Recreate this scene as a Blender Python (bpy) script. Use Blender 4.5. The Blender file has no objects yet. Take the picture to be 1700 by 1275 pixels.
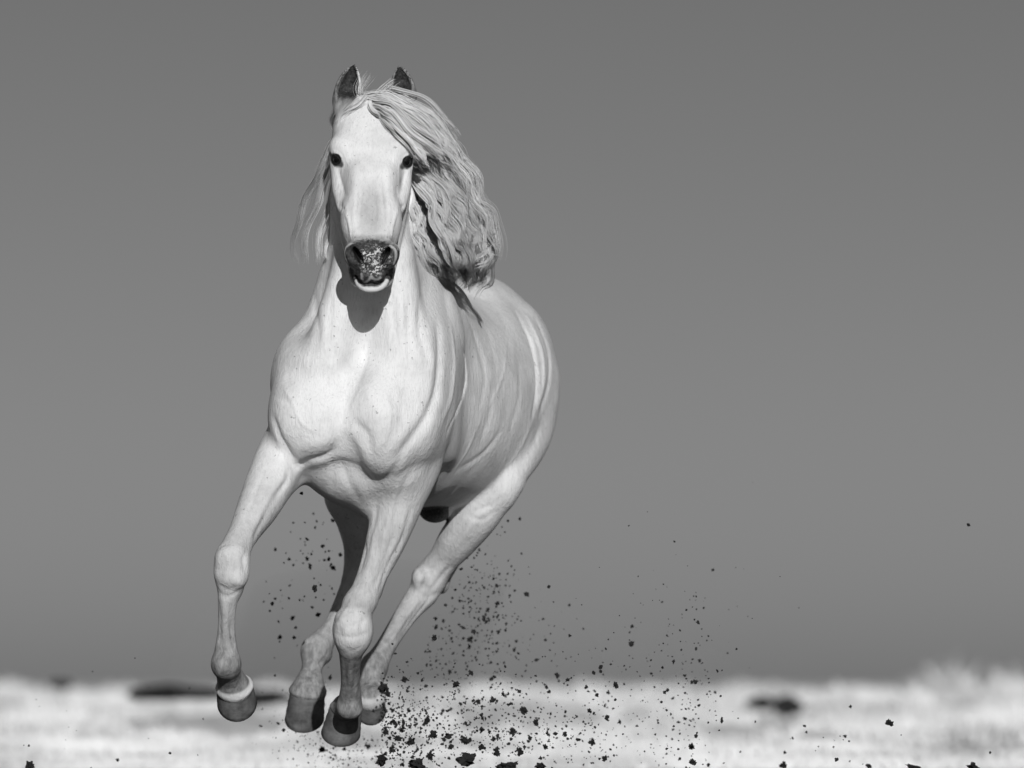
import bpy, math, random
import numpy as np
from mathutils import Vector, noise as mnoise

random.seed(7)
rng = np.random.default_rng(11)
scene = bpy.context.scene
col = scene.collection
R = math.radians

# ------------------------------------------------------------------ camera
CAM_Z = 0.33                    # low telephoto beside the track, metres above the soil
DIST = 20.0                     # camera to the horse's chest (the chest is at y = 0)
FPX = 11000.0                   # focal length in pixels of a 1700-pixel wide frame
TILT = math.atan((1140 - 637.5) / FPX)
cam_data = bpy.data.cameras.new('camera')
cam_data.sensor_width = 36.0
cam_data.lens = FPX / 1700 * 36.0
cam_data.clip_start = 0.5
cam_data.clip_end = 6000.0
cam_data.dof.use_dof = True
cam_data.dof.focus_distance = DIST - 0.02
cam_data.dof.aperture_fstop = 2.5
cam = bpy.data.objects.new('camera', cam_data)
cam.location = (0, -DIST, CAM_Z)
cam.rotation_euler = (math.pi / 2 + TILT, 0, 0)
col.objects.link(cam)
scene.camera = cam

# ------------------------------------------------------------------ light: low sun behind the camera, clear sky
SUN_EL, SUN_AZ = R(20.5), R(6.8)    # azimuth measured to the right of the camera's back
sun_data = bpy.data.lights.new('sun', 'SUN')
sun_data.energy = 5.0
sun_data.angle = R(0.53)
sun_data.color = (1.0, 1.0, 1.0)   # black-and-white photograph: no hue in the light
sun = bpy.data.objects.new('sun', sun_data)
sd = Vector((math.sin(SUN_AZ) * math.cos(SUN_EL), -math.cos(SUN_AZ) * math.cos(SUN_EL), math.sin(SUN_EL)))
sun.rotation_euler = (-sd).to_track_quat('-Z', 'Y').to_euler()
sun.location = sd * 30
col.objects.link(sun)

world = bpy.data.worlds.new('World')
scene.world = world
world.use_nodes = True
wn, wl = world.node_tree.nodes, world.node_tree.links
wn.clear()
w_out = wn.new('ShaderNodeOutputWorld')
w_bg = wn.new('ShaderNodeBackground')
w_sky = wn.new('ShaderNodeTexSky')
w_sky.sky_type = 'NISHITA'
w_sky.sun_disc = False
w_sky.sun_elevation = SUN_EL
w_sky.sun_rotation = math.pi - SUN_AZ
w_sky.air_density = 1.0
w_sky.dust_density = 0.6
w_sky.ozone_density = 1.0
w_sep = wn.new('ShaderNodeSeparateColor')     # red-filter black and white: the sky's red channel as grey
wl.new(w_sky.outputs['Color'], w_sep.inputs['Color'])
wl.new(w_sep.outputs['Red'], w_bg.inputs['Color'])
w_bg.inputs['Strength'].default_value = 0.0505
wl.new(w_bg.outputs['Background'], w_out.inputs['Surface'])

vs = scene.view_settings
vs.view_transform = 'Standard'
vs.look = 'None'
vs.exposure = -0.80
vs.gamma = 1.0
vs.use_curve_mapping = False
scene.cycles.max_bounces = 16
scene.cycles.diffuse_bounces = 16

# ------------------------------------------------------------------ helpers
CT, ST = math.cos(TILT), math.sin(TILT)

def at(px, py, d):
    """The point at depth y = d that stands at that place of the 1700 x 1275 frame."""
    u = (px - 850.0) / FPX
    v = (637.5 - py) / FPX
    dy = CT - v * ST
    dz = ST + v * CT
    t = (d + DIST) / dy
    return np.array((u * t, d, CAM_Z + dz * t))

def S(d):
    return (DIST + d) / FPX     # metres per frame pixel at that depth

def tag(o, label=None, cat=None, group=None, kind=None):
    if label: o['label'] = label
    if cat: o['category'] = cat
    if group: o['group'] = group
    if kind: o['kind'] = kind
    return o

def mesh_obj(name, verts, faces, mat=None, parent=None, smooth=True):
    me = bpy.data.meshes.new(name)
    if isinstance(faces, np.ndarray):
        n, k = faces.shape
        me.vertices.add(len(verts)); me.vertices.foreach_set('co', np.asarray(verts, np.float32).ravel())
        me.loops.add(n * k); me.loops.foreach_set('vertex_index', faces.astype(np.int32).ravel())
        me.polygons.add(n)
        me.polygons.foreach_set('loop_start', np.arange(0, n * k, k, dtype=np.int32))
        me.polygons.foreach_set('loop_total', np.full(n, k, np.int32))
        me.update(calc_edges=True)
    else:
        me.from_pydata([tuple(v) for v in verts], [], faces)
    me.polygons.foreach_set('use_smooth', np.full(len(me.polygons), smooth))
    me.validate()
    if mat: me.materials.append(mat)
    o = bpy.data.objects.new(name, me)
    col.objects.link(o)
    if parent: o.parent = parent
    return o

def new_mat(name, rough=0.6, spec=0.3):
    m = bpy.data.materials.new(name)
    m.use_nodes = True
    nt = m.node_tree
    b = nt.nodes['Principled BSDF']
    b.inputs['Roughness'].default_value = rough
    b.inputs['Specular IOR Level'].default_value = spec
    return m, nt, b

def node(nt, typ, **kw):
    n = nt.nodes.new(typ)
    for k, v in kw.items():
        if k in n.inputs: n.inputs[k].default_value = v
        else: setattr(n, k, v)
    return n

def ramp(nt, src, stops):
    r = nt.nodes.new('ShaderNodeValToRGB')
    e = r.color_ramp.elements
    while len(e) < len(stops): e.new(0.5)
    for el, (p, c) in zip(e, stops):
        el.position = p; el.color = (c, c, c, 1)
    nt.links.new(src, r.inputs[0])
    return r.outputs[0]

def grey_noise(nt, scale, detail=4, rough=0.55, coord='Object', stretch=None):
    tc = nt.nodes.new('ShaderNodeTexCoord')
    src = tc.outputs[coord]
    if stretch:
        mp = node(nt, 'ShaderNodeMapping')
        mp.inputs['Scale'].default_value = stretch
        nt.links.new(src, mp.inputs[0]); src = mp.outputs[0]
    n = node(nt, 'ShaderNodeTexNoise', Scale=scale, Detail=detail, Roughness=rough)
    nt.links.new(src, n.inputs['Vector'])
    return n.outputs['Fac']
# ------------------------------------------------------------------ ground: dark worked soil under the horse, pale hummocky sand beyond it
def smoothstep(a, b, x):
    t = np.clip((x - a) / (b - a), 0, 1); return t * t * (3 - 2 * t)

def value_noise(x, y, seed=0):
    """Smooth lattice noise in -1..1, vectorised."""
    xi, yi = np.floor(x).astype(np.int64), np.floor(y).astype(np.int64)
    fx, fy = x - xi, y - yi
    fx, fy = fx * fx * (3 - 2 * fx), fy * fy * (3 - 2 * fy)
    def hsh(a, b):
        h = (a * 374761393 + b * 668265263 + seed * 982451653) & 0xffffffff
        h = ((h ^ (h >> 13)) * 1274126177) & 0xffffffff
        return ((h ^ (h >> 16)) & 0xffff) / 32767.5 - 1
    return ((hsh(xi, yi) * (1 - fx) + hsh(xi + 1, yi) * fx) * (1 - fy)
            + (hsh(xi, yi + 1) * (1 - fx) + hsh(xi + 1, yi + 1) * fx) * fy)

def ground_height(x, y):
    # level where the horse runs, rising a little to a low crest about 60 m off, then falling away
    h = 0.20 * smoothstep(6, 36, y) - 1.2 * smoothstep(42, 160, y)
    pale = smoothstep(7.0, 9.5, y) * (1 - smoothstep(60, 90, y))
    bumps = (0.05 * value_noise(x * 1.1, y * 0.8, 3) + 0.05 * value_noise(x * 2.6, y * 2.4, 4) + 0.055 * value_noise(x * 3.7, y * 3.7, 5))
    soil = 0.018 * value_noise(x * 7, y * 7, 8) + 0.012 * value_noise(x * 17, y * 17, 9)
    return h + pale * bumps + (1 - smoothstep(3.5, 5.0, y)) * (1 - smoothstep(3, 12, np.abs(x))) * soil

xs = np.concatenate([-np.geomspace(3000, 26, 16), np.arange(-24, -5, 0.35), np.arange(-5, 7, 0.10), np.arange(7, 24, 0.35), np.geomspace(26, 3000, 16)])
ys = np.concatenate([-np.geomspace(3000, 30, 14), np.arange(-28, -3, 0.8), np.arange(-3, 5, 0.12), np.arange(5, 46, 0.13), np.arange(46, 92, 0.8), np.geomspace(94, 5000, 18)])
GX, GY = np.meshgrid(xs, ys, indexing='ij')
GZ = ground_height(GX, GY)
gi = np.arange(len(xs) * len(ys)).reshape(len(xs), len(ys))
gq = np.stack([gi[:-1, :-1], gi[1:, :-1], gi[1:, 1:], gi[:-1, 1:]], -1).reshape(-1, 4)
m_ground, nt, b = new_mat('ground_soil_and_sand', 0.95, 0.05)
gtc = nt.nodes.new('ShaderNodeTexCoord')
gsep = nt.nodes.new('ShaderNodeSeparateXYZ'); nt.links.new(gtc.outputs['Object'], gsep.inputs[0])
gedge = node(nt, 'ShaderNodeTexNoise', Scale=0.9, Detail=4); nt.links.new(gtc.outputs['Object'], gedge.inputs['Vector'])
gm1 = node(nt, 'ShaderNodeMath', operation='MULTIPLY_ADD'); gm1.inputs[1].default_value = 2.0
nt.links.new(gedge.outputs['Fac'], gm1.inputs[0]); nt.links.new(gsep.outputs['Y'], gm1.inputs[2])
gmr = nt.nodes.new('ShaderNodeMapRange'); gmr.inputs['From Min'].default_value = 4.6; gmr.inputs['From Max'].default_value = 6.0
nt.links.new(gm1.outputs[0], gmr.inputs['Value'])
pale_c = ramp(nt, grey_noise(nt, 0.8, 5, 0.6), [(0.30, 0.45), (0.46, 0.74), (0.7, 0.86)])
soil_c = ramp(nt, grey_noise(nt, 9.0, 6, 0.65), [(0.3, 0.02), (0.7, 0.06)])
gmix = node(nt, 'ShaderNodeMix', data_type='RGBA')
nt.links.new(gmr.outputs['Result'], gmix.inputs['Factor']); nt.links.new(soil_c, gmix.inputs['A']); nt.links.new(pale_c, gmix.inputs['B'])
nt.links.new(gmix.outputs['Result'], b.inputs['Base Color'])
ground = mesh_obj('ground', np.stack([GX, GY, GZ], -1).reshape(-1, 3), gq, m_ground)
tag(ground, kind='structure')

# pale dry grass standing in tussocks on the sand, too far out of focus to count
m_pale, nt, b = new_mat('bleached_grass', 0.9, 0.05)
nt.links.new(ramp(nt, grey_noise(nt, 0.8, 4), [(0.33, 0.46), (0.55, 0.84)]), b.inputs['Base Color'])
tv, tf = [], []
def blade_clump(cx, cy, h, w, n):
    h = max(h, 0.04)
    z0 = float(ground_height(np.array(cx), np.array(cy)))
    for _ in range(n):
        a = rng.uniform(0, 2 * math.pi); r = w * math.sqrt(rng.random())
        bx, by = cx + math.cos(a) * r, cy + math.sin(a) * r
        hh = h * rng.uniform(0.45, 1.0) * (1 - 0.5 * (r / w) ** 2)
        le = rng.normal(0, 0.25 * hh, 2); t = rng.uniform(-0.5, 0.5); bw = rng.uniform(0.006, 0.016)
        k = len(tv)
        tv.extend([(bx - bw, by - bw * t, z0 - 0.03), (bx + bw, by + bw * t, z0 - 0.03), (bx + bw * 0.7 + le[0] * 0.4, by + le[1] * 0.4, z0 + hh * 0.6), (bx + le[0], by + le[1], z0 + hh)])
        tf.extend([(k, k + 1, k + 2), (k, k + 2, k + 3)])
def on_sand(px, y):
    return (px - 850) / FPX * (DIST + y)
for _ in range(2600):
    y = 26.6 * (66.0 / 26.6) ** (rng.random() ** 1.25) - 20.0 + 0.2; x = on_sand(rng.uniform(-260, 1960), y)
    pxx_ = 850 + x * FPX / (DIST + y)
    if 13 < y < 23 and (200 < pxx_ < 500 or 1230 < pxx_ < 1340): continue      # bare ground before the dark mounds
    if value_noise(np.array(x * 0.8), np.array(y * 0.35), 21) > -0.6:
        f_ = float(smoothstep(6, 18, y)); blade_clump(x, y, rng.uniform(0.04, 0.08) + f_ * rng.uniform(0.01, 0.07), rng.uniform(0.10, 0.26), 34 + int(20 * (1 - f_)))
for _ in range(1000):                                              # short turf nearest the worked soil
    y = rng.uniform(6.5, 11.0); x = on_sand(rng.uniform(-260, 1960), y)
    blade_clump(x, y, rng.uniform(0.03, 0.07), rng.uniform(0.10, 0.22), 40)
# taller stands where the pale line lifts above the horizon
for px, top, y, wpx, n in ((60, 1128, 34, 60, 200), (165, 1128, 34, 50, 160), (1020, 1122, 30, 50, 260), (1000, 1145, 26, 90, 260), (1150, 1130, 32, 60, 260), (1200, 1150, 28, 60, 200),
                           (1450, 1140, 33, 60, 160), (1530, 1110, 32, 60, 230), (1590, 1082, 31, 60, 300), (1640, 1090, 33, 50, 240), (1690, 1120, 32, 50, 200), (1560, 1150, 24, 120, 420),
                           (880, 1150, 36, 70, 160), (560, 1158, 38, 70, 120)):
    x = on_sand(px, y); zt = CAM_Z + (1140 - top) / FPX * (DIST + y)
    zg = float(ground_height(np.array(x), np.array(y)))
    for q in range(4):
        blade_clump(x + rng.normal(0, 0.8) * wpx / FPX * (DIST + y), y + rng.normal(0, 0.3), (zt - zg) * rng.uniform(0.5, 1.15), wpx / FPX * (DIST + y) * 0.6, n // 4)
for _ in range(150):
    px, y = rng.uniform(-300, 2000), rng.uniform(22, 38); wpx = rng.uniform(25, 80)
    x = on_sand(px, y); zt = CAM_Z + (1140 - (1156 - 38 * rng.random() ** 2.2)) / FPX * (DIST + y)
    zg = float(ground_height(np.array(x), np.array(y)))
    blade_clump(x, y, zt - zg, wpx / FPX * (DIST + y) * 0.5, int(wpx * 1.2))
grass = mesh_obj('dry_grass', tv, np.array(tf), m_pale, smooth=False)
tag(grass, 'pale dry grass standing in blurred tussocks along the bright ground', 'grass', kind='stuff')

# dark humps of earth far behind, blurred
m_soil, nt, b = new_mat('dark_earth', 0.95, 0.1)
nt.links.new(ramp(nt, grey_noise(nt, 30.0, 5, 0.7), [(0.3, 0.012), (0.7, 0.045)]), b.inputs['Base Color'])
def hump(px, py, y, wpx, hpx, label, seed):
    k = (DIST + y) / FPX
    c = np.array(((px - 850) * k, y, CAM_Z + (1140 - py) * k))
    nu, nv = 26, 12
    vv = []
    for j in range(nv + 1):
        for i in range(nu):
            a, e = 2 * math.pi * i / nu, math.pi * j / nv
            d = Vector((math.cos(a) * math.sin(e), math.sin(a) * math.sin(e), math.cos(e)))
            s = 1 + 0.35 * mnoise.noise(d * 1.7 + Vector((seed, 0, 0))) + 0.15 * mnoise.noise(d * 4 + Vector((0, seed, 0)))
            vv.append((c[0] + d.x * s * wpx * k / 2, c[1] + d.y * s * wpx * k / 3, c[2] + d.z * s * hpx * k / 2))
    ff = [(j * nu + i, j * nu + (i + 1) % nu, (j + 1) * nu + (i + 1) % nu, (j + 1) * nu + i) for j in range(nv) for i in range(nu)]
    o = mesh_obj('earth_mound', vv, ff, m_soil)
    tag(o, label, 'mound', 'dark mounds on the far ground')
hump(292, 1151, 19, 172, 25, 'long low dark mound in the blurred background left of the lifted foreleg', 1.3)
hump(436, 1158, 20, 100, 26, 'dark low mound in the blurred background just right of the lifted hoof', 5.1)
hump(672, 1168, 24, 22, 15, 'small round dark mound in the blurred background right of the hind hooves', 7.7)
hump(745, 1165, 25, 24, 14, 'grey blurred mound in the background, second to the right of the hind hooves', 9.2)
hump(1262, 1168, 22, 44, 24, 'fainter left one of the paired dark mounds far right of the horse', 11.4)
hump(1305, 1173, 21, 50, 36, 'darkest mound of the pair far right of the horse', 14.9)
hump(100, 1138, 30, 40, 18, 'small grey blurred mound near the left edge of the background', 17.2)
# ------------------------------------------------------------------ thin dust hanging in the air behind the hooves
m_dust = bpy.data.materials.new('dust_in_the_air'); m_dust.use_nodes = True
nt = m_dust.node_tree; nt.nodes.clear()
do = nt.nodes.new('ShaderNodeOutputMaterial'); dv_ = nt.nodes.new('ShaderNodeVolumePrincipled')
dv_.inputs['Color'].default_value = (0.9, 0.9, 0.9, 1); dv_.inputs['Density'].default_value = 0.16; dv_.inputs['Anisotropy'].default_value = 0.0
nt.links.new(dv_.outputs[0], do.inputs['Volume'])
dvv, dff = [], []
for (px, py, d, rx, ry, rd) in ((640, 1120, 2.6, 0.75, 0.40, 0.55), (840, 1150, 2.9, 0.85, 0.30, 0.5)):
    c = at(px, py, d); k0_ = len(dvv)
    for j in range(13):
        for i in range(24):
            t, p_ = math.pi * j / 12, 2 * math.pi * i / 24
            dvv.append(c + np.array((rx * math.sin(t) * math.cos(p_), rd * math.sin(t) * math.sin(p_), ry * math.cos(t))))
    dff += [(k0_ + (j + 1) * 24 + i, k0_ + (j + 1) * 24 + (i + 1) % 24, k0_ + j * 24 + (i + 1) % 24, k0_ + j * 24 + i) for j in range(12) for i in range(24)]
dust = mesh_obj('dust_cloud', dvv, dff, m_dust)
tag(dust, 'faint pale dust hanging in the air behind the hooves', 'dust', kind='stuff')
# ------------------------------------------------------------------ sculpting: a distance field of muscles and bones, meshed and refined
F32 = np.float32

class Field:
    def __init__(self):
        self.prims = []          # (function, low corner, high corner, op, k)

    def add(self, fn, lo, hi, k=0.03, op='+'):
        m = k + 0.05
        self.prims.append((fn, np.asarray(lo, float) - m, np.asarray(hi, float) + m, op, k))

    @staticmethod
    def mix(d, e, op, k):
        if op == '+':
            h = np.maximum(k - np.abs(d - e), 0) / k
            return np.minimum(d, e) - h * h * k * 0.25
        e = -e
        h = np.maximum(k - np.abs(d - e), 0) / k
        return np.maximum(d, e) + h * h * k * 0.25

    # --- shapes
    def ball(self, c, r, k=0.03, op='+', ax=None):
        """Ellipsoid: centre, three radii, optional rotation matrix rows (local axes)."""
        c = np.asarray(c, float)
        r = np.asarray(r if hasattr(r, '__len__') else (r, r, r), float)
        M = np.eye(3) if ax is None else np.asarray(ax, float)
        ext = np.sqrt(((M.T * r) ** 2).sum(1))
        def fn(x, y, z):
            x = x - c[0]; y = y - c[1]; z = z - c[2]
            if ax is None:
                a, b, g = x / r[0], y / r[1], z / r[2]
            else:
                a = (M[0, 0] * x + M[0, 1] * y + M[0, 2] * z) / r[0]
                b = (M[1, 0] * x + M[1, 1] * y + M[1, 2] * z) / r[1]
                g = (M[2, 0] * x + M[2, 1] * y + M[2, 2] * z) / r[2]
            k0 = np.sqrt(a * a + b * b + g * g) + 1e-6
            k1 = np.sqrt((a / r[0]) ** 2 + (b / r[1]) ** 2 + (g / r[2]) ** 2) + 1e-6
            return k0 * (k0 - 1.0) / k1
        self.add(fn, c - ext, c + ext, k, op)

    def limb(self, a, b, ra, rb, k=0.03, op='+', flat=None):
        """Tapered capsule from a to b; flat = (unit axis, factor): that axis is squeezed by the factor."""
        a = np.asarray(a, float); b = np.asarray(b, float)
        ba = b - a; l2 = float(ba @ ba)
        rm = max(ra, rb) * 1.05
        if flat: rm = rm * max(1.0, flat[1])
        def fn(x, y, z):
            px, py, pz = x - a[0], y - a[1], z - a[2]
            t = np.clip((px * ba[0] + py * ba[1] + pz * ba[2]) / l2, 0, 1)
            qx, qy, qz = px - t * ba[0], py - t * ba[1], pz - t * ba[2]
            if flat:
                n, f = flat
                s = qx * n[0] + qy * n[1] + qz * n[2]
                g = (1 / f - 1)
                qx, qy, qz = qx + s * g * n[0], qy + s * g * n[1], qz + s * g * n[2]
            dd = np.sqrt(qx * qx + qy * qy + qz * qz) - (ra + (rb - ra) * t)
            return dd * (min(1.0, flat[1]) if flat else 1.0)
        self.add(fn, np.minimum(a, b) - rm, np.maximum(a, b) + rm, k, op)

    def chain(self, pts, k=0.02, op='+', flat=None):
        """A limb of changing girth through the points: one smooth tube."""
        P = np.array([p for p, r in pts], float); r = np.array([r for p, r in pts], float)
        if len(P) > 2:
            A = np.column_stack([P, r])
            u = np.concatenate([[0], np.cumsum(np.sqrt(np.linalg.norm(np.diff(P, axis=0), axis=1)))])
            m = np.gradient(A, u, axis=0)
            n = max(10, 7 * (len(P) - 1))
            uu = np.linspace(0, u[-1], n)
            i = np.clip(np.searchsorted(u, uu) - 1, 0, len(u) - 2)
            h = (u[i + 1] - u[i])[:, None]; t = (uu - u[i])[:, None] / h
            A = ((2*t**3 - 3*t**2 + 1) * A[i] + (t**3 - 2*t**2 + t) * h * m[i]
                 + (-2*t**3 + 3*t**2) * A[i + 1] + (t**3 - t**2) * h * m[i + 1])
            P, r = A[:, :3], A[:, 3]
        segs = [(P[i], P[i + 1] - P[i], r[i], r[i + 1] - r[i]) for i in range(len(P) - 1)]
        segs = [(a, v, ra, dr, max(float(v @ v), 1e-9)) for a, v, ra, dr in segs]
        rm = r.max() * 1.05
        def fn(x, y, z):
            best = None
            for a, v, ra, dr, l2 in segs:
                px, py, pz = x - a[0], y - a[1], z - a[2]
                t = np.clip((px * v[0] + py * v[1] + pz * v[2]) / l2, 0, 1)
                qx, qy, qz = px - t * v[0], py - t * v[1], pz - t * v[2]
                e = np.sqrt(qx * qx + qy * qy + qz * qz) - (ra + dr * t)
                best = e if best is None else np.minimum(best, e)
            return best
        self.add(fn, P.min(0) - rm, P.max(0) + rm, k, op)

    def loft(self, ax, secs, k=0.04, p=2.0, op='+'):
        """Stack of rounded sections along axis ax (1 = depth, 2 = up).
        secs: rows (s, centre u, centre v, radius u, radius v)."""
        A = np.array(sorted(secs), float)
        s0, s1 = A[0, 0], A[-1, 0]
        ss = np.linspace(s0, s1, 400)
        def smooth(v):           # monotone-ish cubic through the rows
            m = np.gradient(v, A[:, 0])
            i = np.clip(np.searchsorted(A[:, 0], ss) - 1, 0, len(A) - 2)
            h = A[i + 1, 0] - A[i, 0]; t = (ss - A[i, 0]) / h
            return ((2*t**3 - 3*t**2 + 1) * v[i] + (t**3 - 2*t**2 + t) * h * m[i]
                    + (-2*t**3 + 3*t**2) * v[i + 1] + (t**3 - t**2) * h * m[i + 1])
        cu, cv, ru, rv = [smooth(A[:, j]) for j in (1, 2, 3, 4)]
        ru = np.maximum(ru, 0.004); rv = np.maximum(rv, 0.004)
        def fn(x, y, z):
            s, u, v = (y, x, z) if ax == 1 else (z, x, y)
            sc = np.clip(s, s0, s1)
            iu, iv = np.interp(sc, ss, cu), np.interp(sc, ss, cv)
            a, b = np.interp(sc, ss, ru), np.interp(sc, ss, rv)
            du, dv = np.abs(u - iu), np.abs(v - iv)
            if p == 2.0:
                k0 = np.sqrt((du / a) ** 2 + (dv / b) ** 2) + 1e-6
            else:
                k0 = ((du / a) ** p + (dv / b) ** p) ** (1 / p) + 1e-6
            k1 = np.sqrt((du / a ** 2) ** 2 + (dv / b ** 2) ** 2) + 1e-3
            d2 = np.minimum(k0 * (k0 - 1) / k1, (k0 - 1) * np.maximum(a, b))
            d2 = np.where(k0 < 0.5, -0.25 * np.minimum(a, b), d2)
            ds = np.abs(s - sc)
            end = np.maximum(s0 - s, s - s1)
            return np.where(end > 0, np.sqrt(np.maximum(d2, 0) ** 2 + ds ** 2), np.maximum(d2, end))
        lo = [0, 0, 0]; hi = [0, 0, 0]
        U, V = (0, 2) if ax == 1 else (0, 1)
        lo[ax], hi[ax] = s0, s1
        lo[U], hi[U] = (cu - ru).min(), (cu + ru).max()
        lo[V], hi[V] = (cv - rv).min(), (cv + rv).max()
        self.add(fn, lo, hi, k, op)

    # --- evaluation
    def grid(self, gx, gy, gz):
        D = np.full((len(gx), len(gy), len(gz)), 1.0, F32)
        for fn, lo, hi, op, k in self.prims:
            sl = [slice(np.searchsorted(g, lo[i]), np.searchsorted(g, hi[i])) for i, g in enumerate((gx, gy, gz))]
            X, Y, Z = gx[sl[0]][:, None, None], gy[sl[1]][None, :, None], gz[sl[2]][None, None, :]
            if 0 in (X.size, Y.size, Z.size): continue
            e = fn(X, Y, Z)
            D[tuple(sl)] = self.mix(D[tuple(sl)], e, op, k)
        return D

    def at_points(self, P):
        d = np.full(len(P), 1.0)
        for fn, lo, hi, op, k in self.prims:
            m = np.nonzero((P[:, 0] > lo[0]) & (P[:, 0] < hi[0]) & (P[:, 1] > lo[1]) & (P[:, 1] < hi[1])
                           & (P[:, 2] > lo[2]) & (P[:, 2] < hi[2]))[0]
            if len(m) == 0: continue
            Q = P[m]
            d[m] = self.mix(d[m], fn(Q[:, 0], Q[:, 1], Q[:, 2]), op, k)
        return d

    def gradient(self, P, h=0.0015):
        T = np.array([(1, -1, -1), (-1, -1, 1), (-1, 1, -1), (1, 1, 1)], float)
        g = np.zeros_like(P)
        for t in T: g += t * self.at_points(P + h * t)[:, None]
        return g / (4 * h)

def surface_nets(D, gx, gy, gz):
    ins = D < 0
    nx, ny, nz = D.shape
    c = np.zeros((nx - 1, ny - 1, nz - 1), np.uint8)
    for i in (0, 1):
        for j in (0, 1):
            for k in (0, 1):
                c += ins[i:nx-1+i, j:ny-1+j, k:nz-1+k]
    act = (c > 0) & (c < 8)
    idx = np.full(act.shape, -1, np.int64)
    I, J, K = np.nonzero(act)
    idx[I, J, K] = np.arange(len(I))
    acc = np.zeros((len(I), 3)); cnt = np.zeros(len(I))
    off = [(i, j, k) for i in (0, 1) for j in (0, 1) for k in (0, 1)]
    for a in off:
        for ax in range(3):
            if a[ax]: continue
            b = list(a); b[ax] = 1
            da = D[I + a[0], J + a[1], K + a[2]].astype(float); db = D[I + b[0], J + b[1], K + b[2]].astype(float)
            m = (da < 0) != (db < 0)
            t = np.where(m, da / np.where(m, da - db, 1), 0)
            for q in range(3):
                acc[:, q] += np.where(m, a[q] + (t if q == ax else 0), 0)
            cnt += m
    acc /= cnt[:, None]
    h = gx[1] - gx[0]
    V = np.stack([gx[I], gy[J], gz[K]], 1) + acc * h
    quads = []
    for ax in range(3):
        sl0 = [slice(None)] * 3; sl1 = [slice(None)] * 3
        sl0[ax] = slice(0, -1); sl1[ax] = slice(1, None)
        a, b = ins[tuple(sl0)], ins[tuple(sl1)]
        u, v = (ax + 1) % 3, (ax + 2) % 3
        for flip in (False, True):
            m = (a & ~b) if not flip else (~a & b)
            E = np.stack(np.nonzero(m), 1)
            E = E[(E[:, u] > 0) & (E[:, v] > 0) & (E[:, u] < D.shape[u] - 1) & (E[:, v] < D.shape[v] - 1)]
            def ci(du, dv):
                e = E.copy(); e[:, u] -= du; e[:, v] -= dv
                return idx[e[:, 0], e[:, 1], e[:, 2]]
            q = np.stack([ci(1, 1), ci(0, 1), ci(0, 0), ci(1, 0)], 1)
            quads.append(q[:, ::-1] if flip else q)
    return V, np.concatenate(quads)

def split_quads(V, Q):
    """One round of quad subdivision."""
    n = len(V)
    e = np.concatenate([np.sort(Q[:, [i, (i + 1) % 4]], 1) for i in range(4)])
    key = e[:, 0] * n + e[:, 1]
    uk, inv = np.unique(key, return_inverse=True)
    ev = (V[uk // n] + V[uk % n]) / 2
    m = len(Q)
    ei = inv.reshape(4, m) + n
    fi = np.arange(m) + n + len(uk)
    NV = np.concatenate([V, ev, V[Q].mean(1)])
    NQ = np.concatenate([np.stack([Q[:, i], ei[i], fi, ei[i - 1]], 1) for i in range(4)])
    return NV, NQ

def keep_largest(V, Q):
    lab = np.arange(len(V))
    while True:
        m = lab[Q].min(1)
        new = lab.copy()
        for i in range(4): np.minimum.at(new, Q[:, i], m)
        new = new[new]
        if (new == lab).all(): break
        lab = new
    big = np.bincount(lab).argmax()
    keep = lab == big
    remap = np.cumsum(keep) - 1
    return V[keep], remap[Q[keep[Q[:, 0]]]]

def sculpt(field, lo, hi, h, levels=1):
    gx, gy, gz = [np.arange(lo[i], hi[i], h) for i in range(3)]
    D = field.grid(gx, gy, gz)
    V, Q = surface_nets(D, gx, gy, gz)
    V, Q = keep_largest(V, Q)
    for L in range(levels):
        V, Q = split_quads(V, Q)
        for _ in range(2):
            d = field.at_points(V); g = field.gradient(V)
            gl = np.maximum(np.sqrt((g * g).sum(1)), 0.35)
            step = np.clip(d / gl, -h * 0.6, h * 0.6)
            V = V - (g / gl[:, None]) * step[:, None]
    # relax a little so that quads stay even
    return V, Q

def march(field, pts):
    """Where the lines of sight through frame places pts first meet the surface."""
    o = np.array((0.0, -DIST, CAM_Z))
    T = np.array([at(px, py, 0.0) for px, py in pts]) - o
    T /= np.linalg.norm(T, axis=1)[:, None]
    t = np.full(len(pts), DIST - 0.55); done = np.zeros(len(pts), bool)
    for _ in range(150):
        d = field.at_points(o + T * t[:, None])
        done |= d < 0.0004
        t = np.where(done, t, t + np.clip(d * 0.8, 0.001, 0.04))
    t = np.where(t > DIST + 2.2, np.nan, t)
    return o + T * t[:, None]

def dense(pts, step):
    """Catmull-Rom through frame places, about one sample per step."""
    P = np.array(pts, float)
    if len(P) == 2: P = np.array([P[0], P.mean(0), P[1]])
    u = np.arange(len(P)); n = max(4, int(np.linalg.norm(np.diff(P, axis=0), axis=1).sum() / step))
    m = np.gradient(P, axis=0); uu = np.linspace(0, u[-1], n)
    i = np.clip(uu.astype(int), 0, len(P) - 2); t = (uu - i)[:, None]
    return ((2*t**3 - 3*t**2 + 1) * P[i] + (t**3 - 2*t**2 + t) * m[i] + (-2*t**3 + 3*t**2) * P[i + 1] + (t**3 - t**2) * m[i + 1])

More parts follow.
